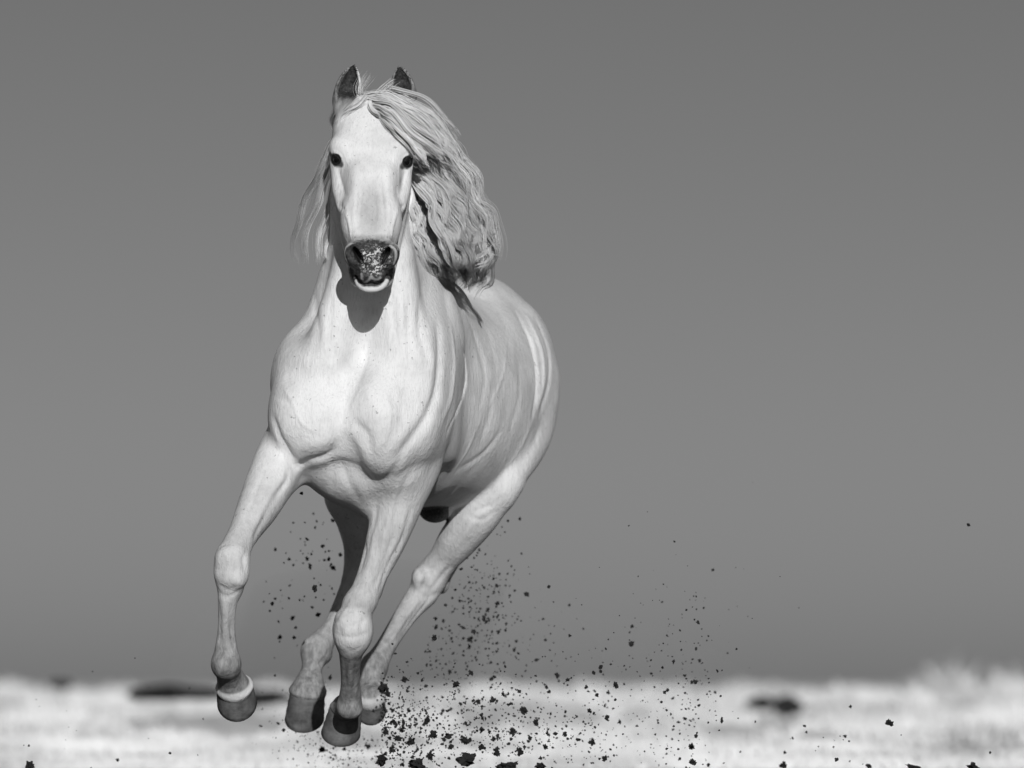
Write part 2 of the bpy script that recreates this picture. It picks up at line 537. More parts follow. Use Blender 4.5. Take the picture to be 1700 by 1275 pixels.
def stroke_all(field, V, strokes):
    """Push the skin in (-) or out (+) along lines drawn on it: rows (depth in mm, half width in px, points)."""
    N = field.gradient(V, 0.004); N /= np.maximum(np.linalg.norm(N, axis=1), 1e-6)[:, None]
    disp = np.zeros(len(V))
    Ds = [dense(pts, 3.0) for _, _, pts in strokes]
    hits = march(field, np.concatenate(Ds)); n0 = 0
    for (amp, w, pts), D in zip(strokes, Ds):
        P = hits[n0:n0 + len(D)]; n0 += len(D)
        taper = np.sin(np.linspace(0.12, math.pi - 0.12, len(D))) ** 0.6
        ok = ~np.isnan(P[:, 0])
        if ok.sum() < 2: continue
        P = P[ok]; taper = taper[ok]
        w_ = w * S(0)
        lo, hi = P.min(0) - 2.5 * w_, P.max(0) + 2.5 * w_
        m = np.nonzero(((V > lo) & (V < hi)).all(1))[0]
        best = np.zeros(len(m)); Vm = V[m]
        for p, tp in zip(P, taper):
            q = ((Vm - p) ** 2).sum(1) / (w_ * w_)
            best = np.maximum(best, tp * np.exp(-q))
        disp[m] += amp * 0.001 * best
    return V + N * disp[:, None], N
# ------------------------------------------------------------------ the horse's body: one continuous sculpted surface
H = Field()

def B(px, py, d, rx, ry, rd, k=0.04, op='+', roll=0, ax=None):
    s = S(d)
    if roll:
        c_, s_ = math.cos(R(roll)), math.sin(R(roll))
        ax = ((c_, 0, s_), (0, 1, 0), (-s_, 0, c_))
    H.ball(at(px, py, d), (rx * s, rd, ry * s), k, op, ax)

def J(px, py, d, r):
    return (at(px, py, d), r * S(d))

def C(pts, k=0.02, op='+', flat=None):
    H.chain([J(*p) for p in pts], k, op, flat)

def groove(pts, k=0.018, f=None):
    H.chain([J(*p) for p in pts], k, '-', f)

def body_row(d, cx, hw, top, bot):
    a, b, c = at(cx, top, d), at(cx, bot, d), at(cx, 640, d)
    return (d, c[0], (a[2] + b[2]) / 2, hw * S(d), (a[2] - b[2]) / 2)

# trunk, along depth
H.loft(1, [body_row(0.03, 588, 40, 640, 750), body_row(0.10, 598, 105, 565, 800), body_row(0.28, 612, 128, 500, 838),
           body_row(0.5, 648, 127, 474, 830), body_row(0.75, 684, 151, 488, 838), body_row(1.0, 716, 168, 490, 844),
           body_row(1.2, 742, 166, 474, 818), body_row(1.45, 770, 140, 458, 790), body_row(1.65, 792, 112, 474, 770),
           body_row(1.8, 810, 66, 520, 740), body_row(1.86, 816, 20, 590, 690)], 0.03, 2.2)

# rump and thighs
B(862, 636, 1.40, 60, 122, 0.27, 0.06)
B(700, 640, 1.42, 60, 120, 0.25, 0.06)
B(784, 506, 1.38, 60, 42, 0.24, 0.06)
# withers
H.limb(at(672, 500, 0.42), at(700, 500, 0.72), 0.085, 0.07, 0.08)

# neck, upwards: rows of (z, centre x, centre depth, half width, half depth)
def neck_row(py, d, cx, hw, hd):
    p = at(cx, py, d)
    return (p[2], p[0], d, hw * S(d), hd)
H.loft(2, [neck_row(640, 0.30, 596, 96, 0.27), neck_row(560, 0.30, 606, 98, 0.275), neck_row(490, 0.265, 622, 92, 0.255),
           neck_row(420, 0.215, 620, 77, 0.225), neck_row(340, 0.165, 617, 70, 0.19), neck_row(260, 0.125, 616, 62, 0.155),
           neck_row(195, 0.085, 618, 48, 0.115)], 0.07, 2.2)
# neck runs into the left shoulder side (right in the picture)
H.limb(at(664, 420, 0.26), at(704, 560, 0.36), 0.07, 0.11, 0.08)
H.limb(at(566, 470, 0.2), at(545, 560, 0.22), 0.06, 0.085, 0.06)
# brachiocephalic straps of the neck
H.limb(at(585, 430, 0.03), at(540, 600, 0.05), 0.045, 0.075, 0.06)
H.limb(at(655, 430, 0.04), at(668, 600, 0.06), 0.05, 0.085, 0.06)

# shoulders and breast
B(514, 656, 0.20, 62, 104, 0.20, 0.07, roll=12)
B(692, 640, 0.24, 66, 150, 0.23, 0.07, roll=-3)
B(730, 606, 0.42, 34, 124, 0.20, 0.05, roll=-4)        # blade, behind
B(728, 690, 0.42, 28, 80, 0.16, 0.05, roll=12)         # triceps
B(528, 700, 0.09, 74, 80, 0.15, 0.05, roll=-12)        # pectoral, image left
B(634, 700, 0.07, 70, 98, 0.16, 0.06, roll=8)         # pectoral, image right
B(490, 690, 0.08, 40, 66, 0.11, 0.05)                  # point of shoulder
B(690, 690, 0.10, 42, 80, 0.12, 0.05)
B(592, 792, 0.22, 60, 48, 0.15, 0.06)                  # between the forelegs
B(545, 776, 0.2, 44, 32, 0.12, 0.05)
B(612, 812, 0.25, 26, 50, 0.12, 0.04)
B(655, 780, 0.20, 46, 60, 0.14, 0.05)

# ---- right foreleg (image left): lifted, knee forward and out
C([(478, 745, 0.16, 46), (462, 770, 0.10, 42), (430, 838, 0.0, 35), (404, 885, -0.07, 25), (388, 918, -0.11, 26)], 0.03)
C([(498, 772, 0.20, 26), (458, 820, 0.08, 19), (426, 868, -0.01, 12), (412, 893, -0.05, 9)], 0.03)
B(385, 938, -0.12, 30, 34, 0.052, 0.02)
B(384, 958, -0.12, 27, 22, 0.05, 0.02)
B(373, 925, -0.14, 14, 18, 0.03, 0.015)
B(394, 962, -0.14, 12, 14, 0.03, 0.015)
B(386, 975, -0.085, 18, 20, 0.04, 0.015)
C([(381, 975, -0.11, 20), (377, 1010, -0.10, 15), (376, 1045, -0.085, 14.5), (375.5, 1078, -0.075, 19), (375.5, 1100, -0.07, 23)], 0.02)
C([(379, 990, -0.07, 12), (378, 1040, -0.045, 11), (378, 1085, -0.035, 15)], 0.02)      # tendons behind
B(375.5, 1103, -0.07, 24, 24, 0.05, 0.015)
C([(376, 1108, -0.06, 20), (383, 1126, 0.0, 23), (389, 1142, 0.035, 28)], 0.015)

# ---- left foreleg (image right)
B(662, 790, 0.16, 40, 34, 0.10, 0.05)
C([(680, 775, 0.24, 48), (667, 815, 0.19, 43), (653, 860, 0.175, 38), (638, 905, 0.165, 32), (618, 955, 0.15, 25), (604, 992, 0.13, 25)], 0.04)
C([(678, 810, 0.36, 30), (662, 880, 0.28, 17), (633, 950, 0.2, 10), (622, 985, 0.17, 9)], 0.03)
C([(592, 1008, 0.12, 25), (586, 1045, 0.115, 31)], 0.03)
B(586, 1046, 0.115, 32, 36, 0.055, 0.02)
B(585, 1064, 0.115, 27, 24, 0.052, 0.02)
B(570, 1030, 0.09, 14, 18, 0.03, 0.015)
C([(583, 1078, 0.13, 21), (581, 1108, 0.19, 16), (581, 1138, 0.25, 15.5), (581, 1160, 0.29, 19), (580, 1172, 0.30, 21)], 0.015)
C([(585, 1085, 0.17, 12), (586, 1140, 0.285, 11), (584, 1165, 0.33, 15)], 0.015)
C([(580, 1172, 0.31, 19), (578, 1174, 0.38, 20), (575, 1176, 0.45, 25)], 0.012)
B(581, 1180, 0.30, 18, 12, 0.03, 0.015)                     # feather of the fetlock

# ---- left hind leg (image right): swung forward under the belly
C([(868, 640, 1.360, 54), (868, 715, 1.250, 48), (845, 785, 1.010, 32), (828, 815, 0.970, 30)], 0.05)
C([(896, 640, 1.460, 24), (882, 720, 1.380, 26), (842, 792, 1.110, 22), (816, 848, 1.060, 18)], 0.04)
C([(838, 800, 0.970, 28), (797, 852, 0.980, 35), (763, 893, 1.010, 33), (737, 928, 1.040, 26), (716, 955, 1.060, 27)], 0.03)
C([(806, 862, 1.040, 14), (764, 918, 1.100, 10), (734, 962, 1.130, 12)], 0.02)              # hamstring cord to the point of hock
B(712, 966, 1.060, 26, 26, 0.055, 0.02)
B(733, 968, 1.110, 13, 18, 0.035, 0.015)
B(696, 960, 1.020, 13, 18, 0.035, 0.015)
C([(702, 985, 1.050, 25), (680, 1012, 1.020, 20), (658, 1045, 0.980, 17), (638, 1078, 0.940, 17), (624, 1102, 0.910, 21)], 0.02)
B(619, 1112, 0.900, 23, 26, 0.05, 0.015)
C([(617, 1118, 0.900, 20), (615, 1145, 0.865, 22), (616, 1160, 0.840, 25)], 0.012)

# ---- right hind leg (image left), in the shade of the body
C([(700, 640, 1.36, 80), (645, 720, 1.2, 68), (594, 800, 1.02, 50), (580, 826, 0.98, 38)], 0.05)
C([(580, 810, 0.98, 42), (590, 860, 1.0, 33), (596, 905, 1.05, 26), (596, 945, 1.08, 25)], 0.03)
B(596, 962, 1.08, 25, 28, 0.055, 0.02)
C([(590, 972, 1.06, 24), (570, 1010, 1.02, 19), (552, 1042, 0.98, 17), (533, 1068, 0.95, 21)], 0.02)
B(524, 1080, 0.94, 25, 26, 0.05, 0.015)
B(536, 1088, 0.96, 15, 14, 0.03, 0.015)
C([(522, 1090, 0.94, 20), (517, 1114, 0.91, 17.5), (513, 1140, 0.885, 26), (511, 1150, 0.875, 30)], 0.014)

B(728, 818, 0.92, 42, 20, 0.10, 0.04)                      # fold of the lower belly
B(698, 766, 0.62, 56, 64, 0.22, 0.06)                      # girth behind the elbow
B(736, 540, 0.68, 50, 74, 0.22, 0.06)                      # back of the shoulder
# sheath under the belly
B(722, 846, 0.95, 27, 22, 0.09, 0.02)

# ---- head
def head_row(py, cx, hw, front, back):
    d = (front + back) / 2
    p = at(cx, py, d)
    return (p[2], p[0], d, hw * S(d), (back - front) / 2)
H.loft(2, [head_row(152, 620, 12, 0.06, 0.12), head_row(158, 620, 36, 0.02, 0.14), head_row(172, 619, 52, -0.03, 0.17), head_row(190, 619, 60, -0.065, 0.18), head_row(210, 618, 65, -0.092, 0.185),
           head_row(235, 618, 67, -0.117, 0.19), head_row(262, 617, 64, -0.141, 0.19), head_row(290, 616.5, 60, -0.163, 0.18), head_row(320, 616, 56, -0.188, 0.13),
           head_row(345, 616, 52.5, -0.210, 0.07), head_row(370, 615.5, 49, -0.233, 0.01), head_row(388, 615.5, 43, -0.250, -0.03), head_row(402, 615.5, 38, -0.264, -0.05),
           head_row(425, 615, 37, -0.283, -0.10), head_row(446, 616, 29, -0.280, -0.13), head_row(460, 616, 22, -0.266, -0.17), head_row(466, 616, 8, -0.24, -0.2)], 0.03, 2.5)
for sx in (-1, 1):
    X = lambda x: 617 + sx * x
    B(X(53.5), 259, -0.040, 14, 21, 0.060, 0.04)                        # orbit
    B(X(44), 246, -0.085, 19, 10, 0.03, 0.05, roll=sx * 25)          # brow
    C([(X(53), 280, -0.07, 12), (X(54), 312, -0.095, 11), (X(48), 340, -0.125, 8)], 0.03)   # facial crest
    C([(X(34), 290, 0.06, 30), (X(33), 350, 0.02, 25), (X(27), 425, -0.09, 18), (X(20), 462, -0.15, 16)], 0.03)  # jaw
    C([(X(22), 290, -0.150, 6), (X(21), 340, -0.196, 6), (X(21), 390, -0.241, 6)], 0.05)   # edge of the nasal bone
    B(X(27.5), 424, -0.262, 18.5, 24, 0.038, 0.015, roll=-sx * 18)    # nostril wing
    B(X(22), 425, -0.288, 6, 17, 0.040, 0.006, '-', roll=-sx * 26)    # nostril opening
    B(X(30), 424, -0.304, 10, 15, 0.014, 0.008, '-', roll=-sx * 20)
    B(X(9.5), 457, -0.262, 13.5, 14, 0.030, 0.010)                    # upper lip
    B(X(30), 368, -0.178, 18, 40, 0.05, 0.03)                         # flat of the cheek below the crest
    # ears: a leaf-shaped shell hollowed from the front
    tip, base = ((587, 106), (573, 172)) if sx < 0 else ((663, 109), (671.5, 163))
    a, b = at(*base, 0.055), at(*tip, 0.05)
    ax_ = (b - a) / np.linalg.norm(b - a)
    wv = np.cross(ax_, (0, 1, 0)); wv /= np.linalg.norm(wv)
    dv = np.cross(wv, ax_)
    L_ = np.linalg.norm(b - a)
    wdt = 22.5 * S(0) if sx < 0 else 20.5 * S(0)
    def ear(x, y, z, a=a, A=(wv, dv, ax_), L_=L_, w=wdt):
        x, y, z = x - a[0], y - a[1], z - a[2]
        u = A[0][0] * x + A[0][1] * y + A[0][2] * z
        v = A[1][0] * x + A[1][1] * y + A[1][2] * z
        t = (A[2][0] * x + A[2][1] * y + A[2][2] * z) / L_
        tc = np.clip(t, -0.25, 1.0)
        r = w * np.maximum(1 - np.clip((tc - 0.28) / 0.74, -1, 1) ** 2, 0.0) ** 0.86   # leaf outline
        r = np.where(tc < 0.28, w * (1 - 0.45 * ((0.28 - tc) / 0.5) ** 2), r)
        v = v * np.sign(A[1][1])
        rho = np.sqrt(u * u + (v * 1.15) ** 2) - r
        over = np.maximum(np.abs(t - tc) * L_, 0)
        body = np.where(over > 0, np.sqrt(np.maximum(rho, 0) ** 2 + over ** 2), rho)
        # hollow: open towards the front (v < 0)
        hol = np.sqrt(u * u + ((v + 0.55 * r) * 0.9) ** 2) - (r - 0.006)
        hol = np.maximum(hol, (0.02 - t) * L_)
        return np.maximum(body, -hol)
    H.add(ear, np.minimum(a, b) - 0.05, np.maximum(a, b) + 0.05, 0.014)
    H.limb(a, at(604 if sx < 0 else 640, 188, 0.05), 0.030, 0.045, 0.03)
# chin and lower lip
B(617, 466, -0.205, 27, 14, 0.050, 0.02)
H.chain([J(590, 462, -0.215, 4), J(598, 474, -0.240, 5.5), J(608, 479, -0.254, 6), J(624, 479, -0.254, 6), J(636, 474, -0.242, 5.5), J(645, 462, -0.215, 4)], 0.006)
H.chain([J(*q) for q in [(592, 457, -0.225, 2.5), (602, 469, -0.275, 3), (616, 471, -0.29, 3), (630, 469, -0.275, 3), (641, 457, -0.23, 2.5)]], 0.006, '-')

# ---- coronets: the swollen hair-rimmed rings the hooves grow from
def coronet(c, axis, r, t=0.011):
    axis = np.asarray(axis, float); axis /= np.linalg.norm(axis)
    u = np.cross(axis, (0, 1, 0)); u /= np.linalg.norm(u); v = np.cross(axis, u)
    H.ball(c, (r, r, t), 0.012, '+', (u, v, axis))
coronet(at(389, 1139, 0.042), (0.10, 0.66, -0.74), 0.0575, 0.014)
coronet(at(574, 1175, 0.455), (-0.18, 0.34, -0.92), 0.049, 0.010)
coronet(at(613, 1154, 0.837), (0.06, 0.66, -0.74), 0.0465, 0.013)
coronet(at(511, 1147, 0.87), (-0.10, 0.34, -0.93), 0.0575, 0.010)

# ---- creases, cords and veins drawn on the skin: (mm, half width in frame px, places)
STROKES = [
    (-5, 9, [(523, 493), (525, 526), (528, 556), (520, 590)]), (-5, 8, [(551, 500), (548, 558), (556, 600)]),
    (-10, 22, [(600, 548), (594, 600), (582, 650)]), (-5, 7, [(615, 545), (606, 592), (588, 646)]),
    (-4, 6, [(652, 480), (654, 530), (657, 570)]), (-5, 7, [(696, 500), (698, 555), (712, 600)]), (-4, 6, [(676, 500), (678, 560), (682, 610)]),
    (4, 8, [(666, 490), (668, 560)]), (4, 9, [(712, 540), (716, 600), (712, 650)]),
    (-13, 11, [(727, 540), (731, 590), (726, 650), (708, 696), (682, 732), (658, 760)]), (6, 9, [(748, 540), (754, 600), (748, 660), (734, 700)]),
    (-8, 5, [(765, 560), (772, 592), (774, 634), (763, 674), (743, 716)]),
    (-4.5, 11, [(757, 497), (780, 532), (796, 582), (806, 630), (798, 672)]), (1.5, 14, [(790, 500), (818, 560), (826, 600)]),
    (-1.5, 12, [(826, 500), (842, 560), (846, 610)]), (-2, 9, [(818, 640), (812, 690), (796, 740)]), (-2.5, 10, [(862, 600), (862, 660), (846, 716)]), (1.2, 11, [(775, 660), (770, 720), (756, 770)]), (-1.2, 9, [(836, 700), (812, 750), (776, 790)]),
    (-11, 8, [(858, 520), (880, 562), (891, 608), (892, 650), (884, 690)]), (7, 8, [(876, 525), (898, 580), (902, 632), (893, 676)]),
    (-7, 9, [(890, 528), (911, 582), (912, 634), (895, 690)]),
    (-9, 8, [(453, 694), (466, 730), (489, 768)]), (-4, 6, [(460, 660), (474, 664), (490, 668)]),
    (-10, 9, [(474, 738), (489, 772), (516, 765), (548, 754), (562, 732)]), (6, 12, [(500, 745), (530, 738), (545, 728)]),
    (-8, 12, [(582, 650), (566, 690), (561, 722)]), (-6, 8, [(590, 700), (610, 723), (618, 758)]), (5, 10, [(580, 712), (598, 738), (606, 770)]),
    (-7, 14, [(592, 752), (602, 786), (612, 802)]), (-5, 6, [(551, 746), (552, 789), (548, 814)]), (-5, 7, [(568, 770), (584, 810), (600, 838)]),
    (-6, 9, [(672, 752), (652, 784), (628, 804)]),
    (-4, 14, [(515, 640), (540, 650), (560, 640)]), (-4, 10, [(640, 640), (668, 690), (650, 730)]), (3, 12, [(610, 640), (622, 690)]),
    (-7, 6, [(478, 782), (475, 801), (457, 824), (432, 870), (422, 894)]), (4, 6, [(462, 790), (440, 840), (415, 885)]), (-3, 5, [(440, 780), (420, 830), (400, 880)]),
    (-5, 7, [(680, 788), (664, 824), (656, 881), (640, 930)]), (-4, 6, [(633, 809), (625, 835), (622, 862), (612, 910)]), (-6, 5, [(682, 845), (668, 895), (644, 940), (630, 980)]),
    (4, 5, [(660, 810), (646, 860), (632, 910)]), (-4, 5, [(648, 900), (632, 950), (612, 985)]),
    (5, 10, [(716, 836), (735, 828), (755, 816)]), (-4, 7, [(760, 780), (800, 755), (830, 720)]),
    (-2.5, 5, [(575, 1076), (586, 1080), (600, 1074)]), (-3, 4, [(560, 1030), (580, 1040), (604, 1030)]), (-3, 4, [(560, 1054), (585, 1058), (612, 1050)]),
    (-4, 5, [(362, 985), (380, 990), (398, 980)]), (-3, 4, [(362, 950), (372, 945), (378, 930)]), (-3, 4, [(394, 960), (390, 950), (392, 940)]),
    (-5, 5, [(748, 938), (732, 958), (712, 985)]), (-4, 5, [(690, 965), (708, 975), (716, 985)]), (-4, 5, [(778, 858), (800, 862), (820, 850)]),
    (-4, 4, [(700, 1000), (672, 1040), (645, 1080)]), (-3, 4, [(365, 1010), (366, 1050), (362, 1085)]), (-3, 4, [(388, 1010), (386, 1050), (392, 1085)]),
    (-4, 5, [(505, 1105), (516, 1110), (530, 1104)]), (-3, 3, [(512, 1115), (510, 1140)]),
    (-5, 5, [(362, 912), (368, 905), (380, 903)]), (-5, 5, [(410, 915), (404, 930), (408, 948)]), (4, 6, [(372, 915), (380, 925), (378, 945)]), (-4, 5, [(366, 972), (378, 980), (392, 974)]),
    (3.5, 5, [(372, 1000), (373, 1040), (372, 1075)]), (-4, 4, [(383, 1005), (383, 1040), (387, 1080)]), (-4, 5, [(358, 1090), (366, 1082), (378, 1080)]), (3, 6, [(372, 1092), (378, 1105), (374, 1118)]),
    (-5, 5, [(600, 870), (606, 910), (598, 950)]), (4, 5, [(620, 880), (614, 930), (600, 980)]), (-5, 5, [(570, 1022), (582, 1012), (600, 1010)]), (4, 6, [(566, 1030), (574, 1040), (572, 1056)]), (-4, 5, [(606, 1025), (600, 1042), (606, 1060)]),
    (-4, 4, [(572, 1095), (573, 1125), (570, 1150)]), (-4, 4, [(590, 1095), (590, 1125), (588, 1150)]), (3, 4, [(580, 1095), (581, 1130), (580, 1155)]),
    (-6, 6, [(735, 930), (718, 944), (700, 948)]), (-5, 6, [(728, 985), (706, 992), (690, 986)]), (4, 6, [(700, 958), (694, 972), (690, 990)]), (-5, 4, [(716, 990), (690, 1024), (662, 1062)]), (3.5, 4, [(694, 996), (668, 1034), (646, 1070)]),
    (-5, 6, [(770, 870), (752, 900), (736, 922)]), (4, 7, [(800, 850), (776, 880), (752, 912)]), (-5, 5, [(815, 838), (796, 846), (776, 858)]),
    (-5, 5, [(575, 1000), (556, 1030), (540, 1055)]), (3.5, 4, [(566, 1000), (546, 1034), (528, 1060)]), (-5, 5, [(503, 1075), (512, 1066), (526, 1064)]), (-4, 5, [(546, 1082), (538, 1094), (528, 1102)]), (-3, 4, [(520, 1110), (516, 1125), (506, 1140)]),
    (-5, 6, [(610, 1100), (618, 1108), (632, 1108)]), (-5, 5, [(606, 1128), (618, 1136), (632, 1132)]),
    # veins and flats of the breast, shoulder and thigh
    (2.5, 4, [(470, 640), (486, 670), (500, 700), (520, 716)]), (2.5, 4, [(640, 650), (648, 690), (640, 730), (618, 752)]), (-4, 16, [(478, 610), (500, 640), (512, 690)]), (-4, 16, [(668, 600), (676, 660), (660, 712)]),
    (-4, 12, [(536, 610), (548, 660), (546, 700)]), (3, 10, [(558, 600), (566, 650)]), (3.5, 5, [(470, 790), (448, 840), (420, 884)]), (1.5, 4, [(842, 560), (836, 620), (812, 680)]), (1.5, 4, [(800, 690), (780, 740), (752, 786)]),
    (-4, 10, [(900, 700), (884, 740), (860, 774)]), (3, 8, [(884, 700), (866, 740), (842, 774)]), (-4, 14, [(850, 480), (820, 492), (796, 500)]),
    # face
    (-5, 4.5, [(598, 298), (599, 322), (596, 350), (594, 378)]), (-5, 4.5, [(632, 296), (633, 322), (637, 350), (640, 378)]), (-2.5, 5, [(598, 300), (615, 293), (633, 300)]),
    (-2, 7, [(568, 300), (575, 330), (581, 355)]), (-2, 7, [(664, 300), (658, 330), (651, 355)]),
    (-3.5, 3, [(615, 230), (616, 245), (616, 258)]), (4, 3, [(573, 352), (580, 372), (582, 396)]), (4, 3, [(660, 350), (652, 374), (650, 394)]), (-3, 3, [(561, 280), (566, 300), (571, 322)]), (-3, 3, [(674, 282), (668, 302), (664, 322)]), (2.5, 3, [(606, 318), (603, 340), (606, 362)]), (2.5, 3, [(626, 326), (630, 346), (626, 366)]), (-2.5, 4, [(604, 205), (614, 214), (626, 208)]), (-3, 9, [(583, 245), (588, 265)]), (-3, 9, [(650, 245), (646, 265)]), (-5, 4, [(563, 341), (572, 352)]), (-5, 4, [(672, 340), (664, 350)]),
    (2.5, 3, [(548, 256), (558, 253), (568, 262)]), (2.5, 3, [(688, 258), (677, 257), (666, 268)]), (-2, 4, [(575, 395), (600, 398), (630, 396), (655, 398)]),
    (2.5, 5, [(588, 300), (590, 340), (586, 380)]), (2.5, 5, [(643, 300), (643, 340), (646, 380)]),
]
for a_, b_, s_ in ((812, 846, -4), (828, 862, 3), (797, 830, 3)):                       # ribs under the skin
    STROKES.append((s_ * 0.22, 10, [(a_, 560), (a_ + 12, 620), (a_, 690), (a_ - 30, 750)]))
V, Q = sculpt(H, (-1.0, -0.42, 0.10), (0.32, 2.05, 2.25), 0.008, 1)
V0 = V
V, NRM = stroke_all(H, V, STROKES)

# ---- hooves: horn capsules of their own, set on the coronets
def hoof_mesh(c, axis, toe, r0, r1, length, heel=0.62, n=28, m=7):
    axis = np.asarray(axis, float); axis /= np.linalg.norm(axis)
    toe = np.asarray(toe, float); toe -= axis * (toe @ axis); toe /= np.linalg.norm(toe)
    side = np.cross(axis, toe)
    vs_, fs = [], []
    for j in range(m + 1):
        t = j / m
        for i in range(n):
            a = 2 * math.pi * i / n
            cf, cs = math.cos(a), math.sin(a)
            f = 0.5 + 0.5 * cf                       # 1 at the toe, 0 at the heels
            L = length * (heel + (1 - heel) * f)
            r = r0 + (r1 - r0) * t + 0.0012 * math.sin(t * 19) * (0.3 + f)
            if cf < -0.75: r *= 1 - 0.22 * (-cf - 0.75) / 0.25      # notch between the heels
            fwd = (0.95 if cf > 0 else 0.80) * cf * r + 0.30 * L * t * f
            vs_.append(c + axis * (L * t) + toe * fwd + side * (cs * r * 0.98))
    for j in range(m):
        for i in range(n):
            i2 = (i + 1) % n
            fs.append((j * n + i, j * n + i2, (j + 1) * n + i2, (j + 1) * n + i))
    b = len(vs_); last = m * n                       # sole: bevelled rim, then a hollow
    for s_, dz in ((0.9, 0.004), (0.7, -0.006), (0.35, -0.012)):
        cen = np.mean(vs_[last:last + n], axis=0)
        for i in range(n): vs_.append(cen + (vs_[last + i] - cen) * s_ + axis * dz)
    rows = [last, b, b + n, b + 2 * n]
    for r_, q_ in zip(rows[:-1], rows[1:]):
        for i in range(n):
            i2 = (i + 1) % n
            fs.append((r_ + i, r_ + i2, q_ + i2, q_ + i))
    fs.append(tuple(range(b + 2 * n, b + 3 * n)))
    fs.append(tuple(reversed(range(n))))
    return vs_, fs

HOOVES = [
    (at(389, 1140, 0.045), (0.10, 0.66, -0.74), (0.1, -0.8, -0.5), 0.055, 0.062, 0.072),
    (at(574, 1178, 0.46), (-0.18, 0.34, -0.92), (-0.1, -1, 0), 0.052, 0.062, 0.093),
    (at(613, 1157, 0.84), (0.06, 0.66, -0.74), (0.1, -0.8, -0.5), 0.044, 0.050, 0.062),
    (at(511, 1149, 0.872), (-0.10, 0.34, -0.93), (-0.12, -1, 0), 0.056, 0.063, 0.105),
]

# ------------------------------------------------------------------ materials of the horse
def px_of(P):
    """Frame places of points (to paint masks by the drawing used for the sculpt)."""
    q = P - np.array((0, -DIST, CAM_Z))
    f = q[:, 1] * CT + q[:, 2] * ST
    u = -q[:, 1] * ST + q[:, 2] * CT
    return 850 + FPX * q[:, 0] / f, 637.5 - FPX * u / f

def ell(c, r, P):
    """Soft mask of an ellipsoid: 1 inside, 0 at 1.25 radii."""
    return 1 - smoothstep(0.8, 1.25, np.sqrt((((P - np.asarray(c)) / np.asarray(r)) ** 2).sum(1)))

def seg_mask(pts, w, P):
    A = [at(*p) for p in pts]; best = np.full(len(P), 9.0)
    for a, b_ in zip(A[:-1], A[1:]):
        v = b_ - a; t = np.clip(((P - a) @ v) / (v @ v), 0, 1)
        best = np.minimum(best, np.linalg.norm(P - a - t[:, None] * v, axis=1))
    return 1 - smoothstep(w * 0.7, w * 1.3, best)

def paint(strokes_, w, P):
    """Soft mask along lines drawn on the skin (frame places), half width w in frame px."""
    m = np.zeros(len(P))
    for pts in strokes_:
        A = march(H, dense(pts, 2.0))
        for q in A[~np.isnan(A[:, 0])]:
            r = np.sqrt(((P - q) ** 2).sum(1)) / (w * s0)
            m = np.maximum(m, 1 - smoothstep(0.6, 1.3, r))
    return m

s0 = S(-0.25)
skin = np.zeros(len(V)); pale = np.zeros(len(V)); grey = np.zeros(len(V)); black = np.zeros(len(V)); speck = np.zeros(len(V))
near = np.nonzero((V0[:, 1] < -0.12) & (V0[:, 2] > 1.40) & (V0[:, 2] < 1.80))[0]      # the muzzle's vertices
VM = V0[near]
muz = 1 - smoothstep(0.7, 1.45, np.sqrt((((V - at(615, 438, -0.25)) / np.array((54 * s0, 0.12, 36 * s0))) ** 2).sum(1)))
skin = np.maximum(skin, muz)
bl = paint([[(585, 410), (591, 422), (597, 436)], [(647, 412), (641, 424), (635, 438)]], 5.0, VM)
pl = 0.55 * paint([[(583, 404), (574, 411), (572, 424), (577, 438)], [(648, 408), (656, 414), (658, 426), (654, 438)]], 2.6, VM)  # rim light on the outer nostril edges, painted in as paler skin
pl = np.maximum(pl, 0.45 * paint([[(600, 455), (601, 465), (607, 468), (614, 463), (617, 459), (620, 463), (626, 465), (631, 461)]], 2.6, VM))
pl = np.maximum(pl, paint([[(590, 468), (597, 477), (606, 481), (624, 481), (634, 477), (643, 466)]], 4.6, VM))
black[near] = bl
pale[near] = pl
speck = 1.1 * ell(at(622, 431, -0.29), (25 * s0, 0.08, 25 * s0), V)
near = np.nonzero((V0[:, 1] < 0.12) & (V0[:, 2] > 1.78) & (V0[:, 2] < 1.98))[0]      # rims of the eyelids
black[near] = np.maximum(black[near], 0.9 * paint([[(548.5, 257), (557, 264), (566, 273)], [(550, 263), (557, 271), (564, 272)], [(687, 259), (679, 266), (668, 276)], [(683, 268), (677, 273), (670, 275)]], 5.8, V0[near]))
black[near] = np.maximum(black[near], 0.85 * paint([[(548.5, 256), (556, 255.5), (564, 261), (567.5, 271)], [(550, 266), (556, 275), (567, 273)],
                                                    [(686, 257), (679, 258), (671, 263), (667.5, 273)], [(684, 270), (677, 279), (668, 276)]], 1.9, V0[near]))
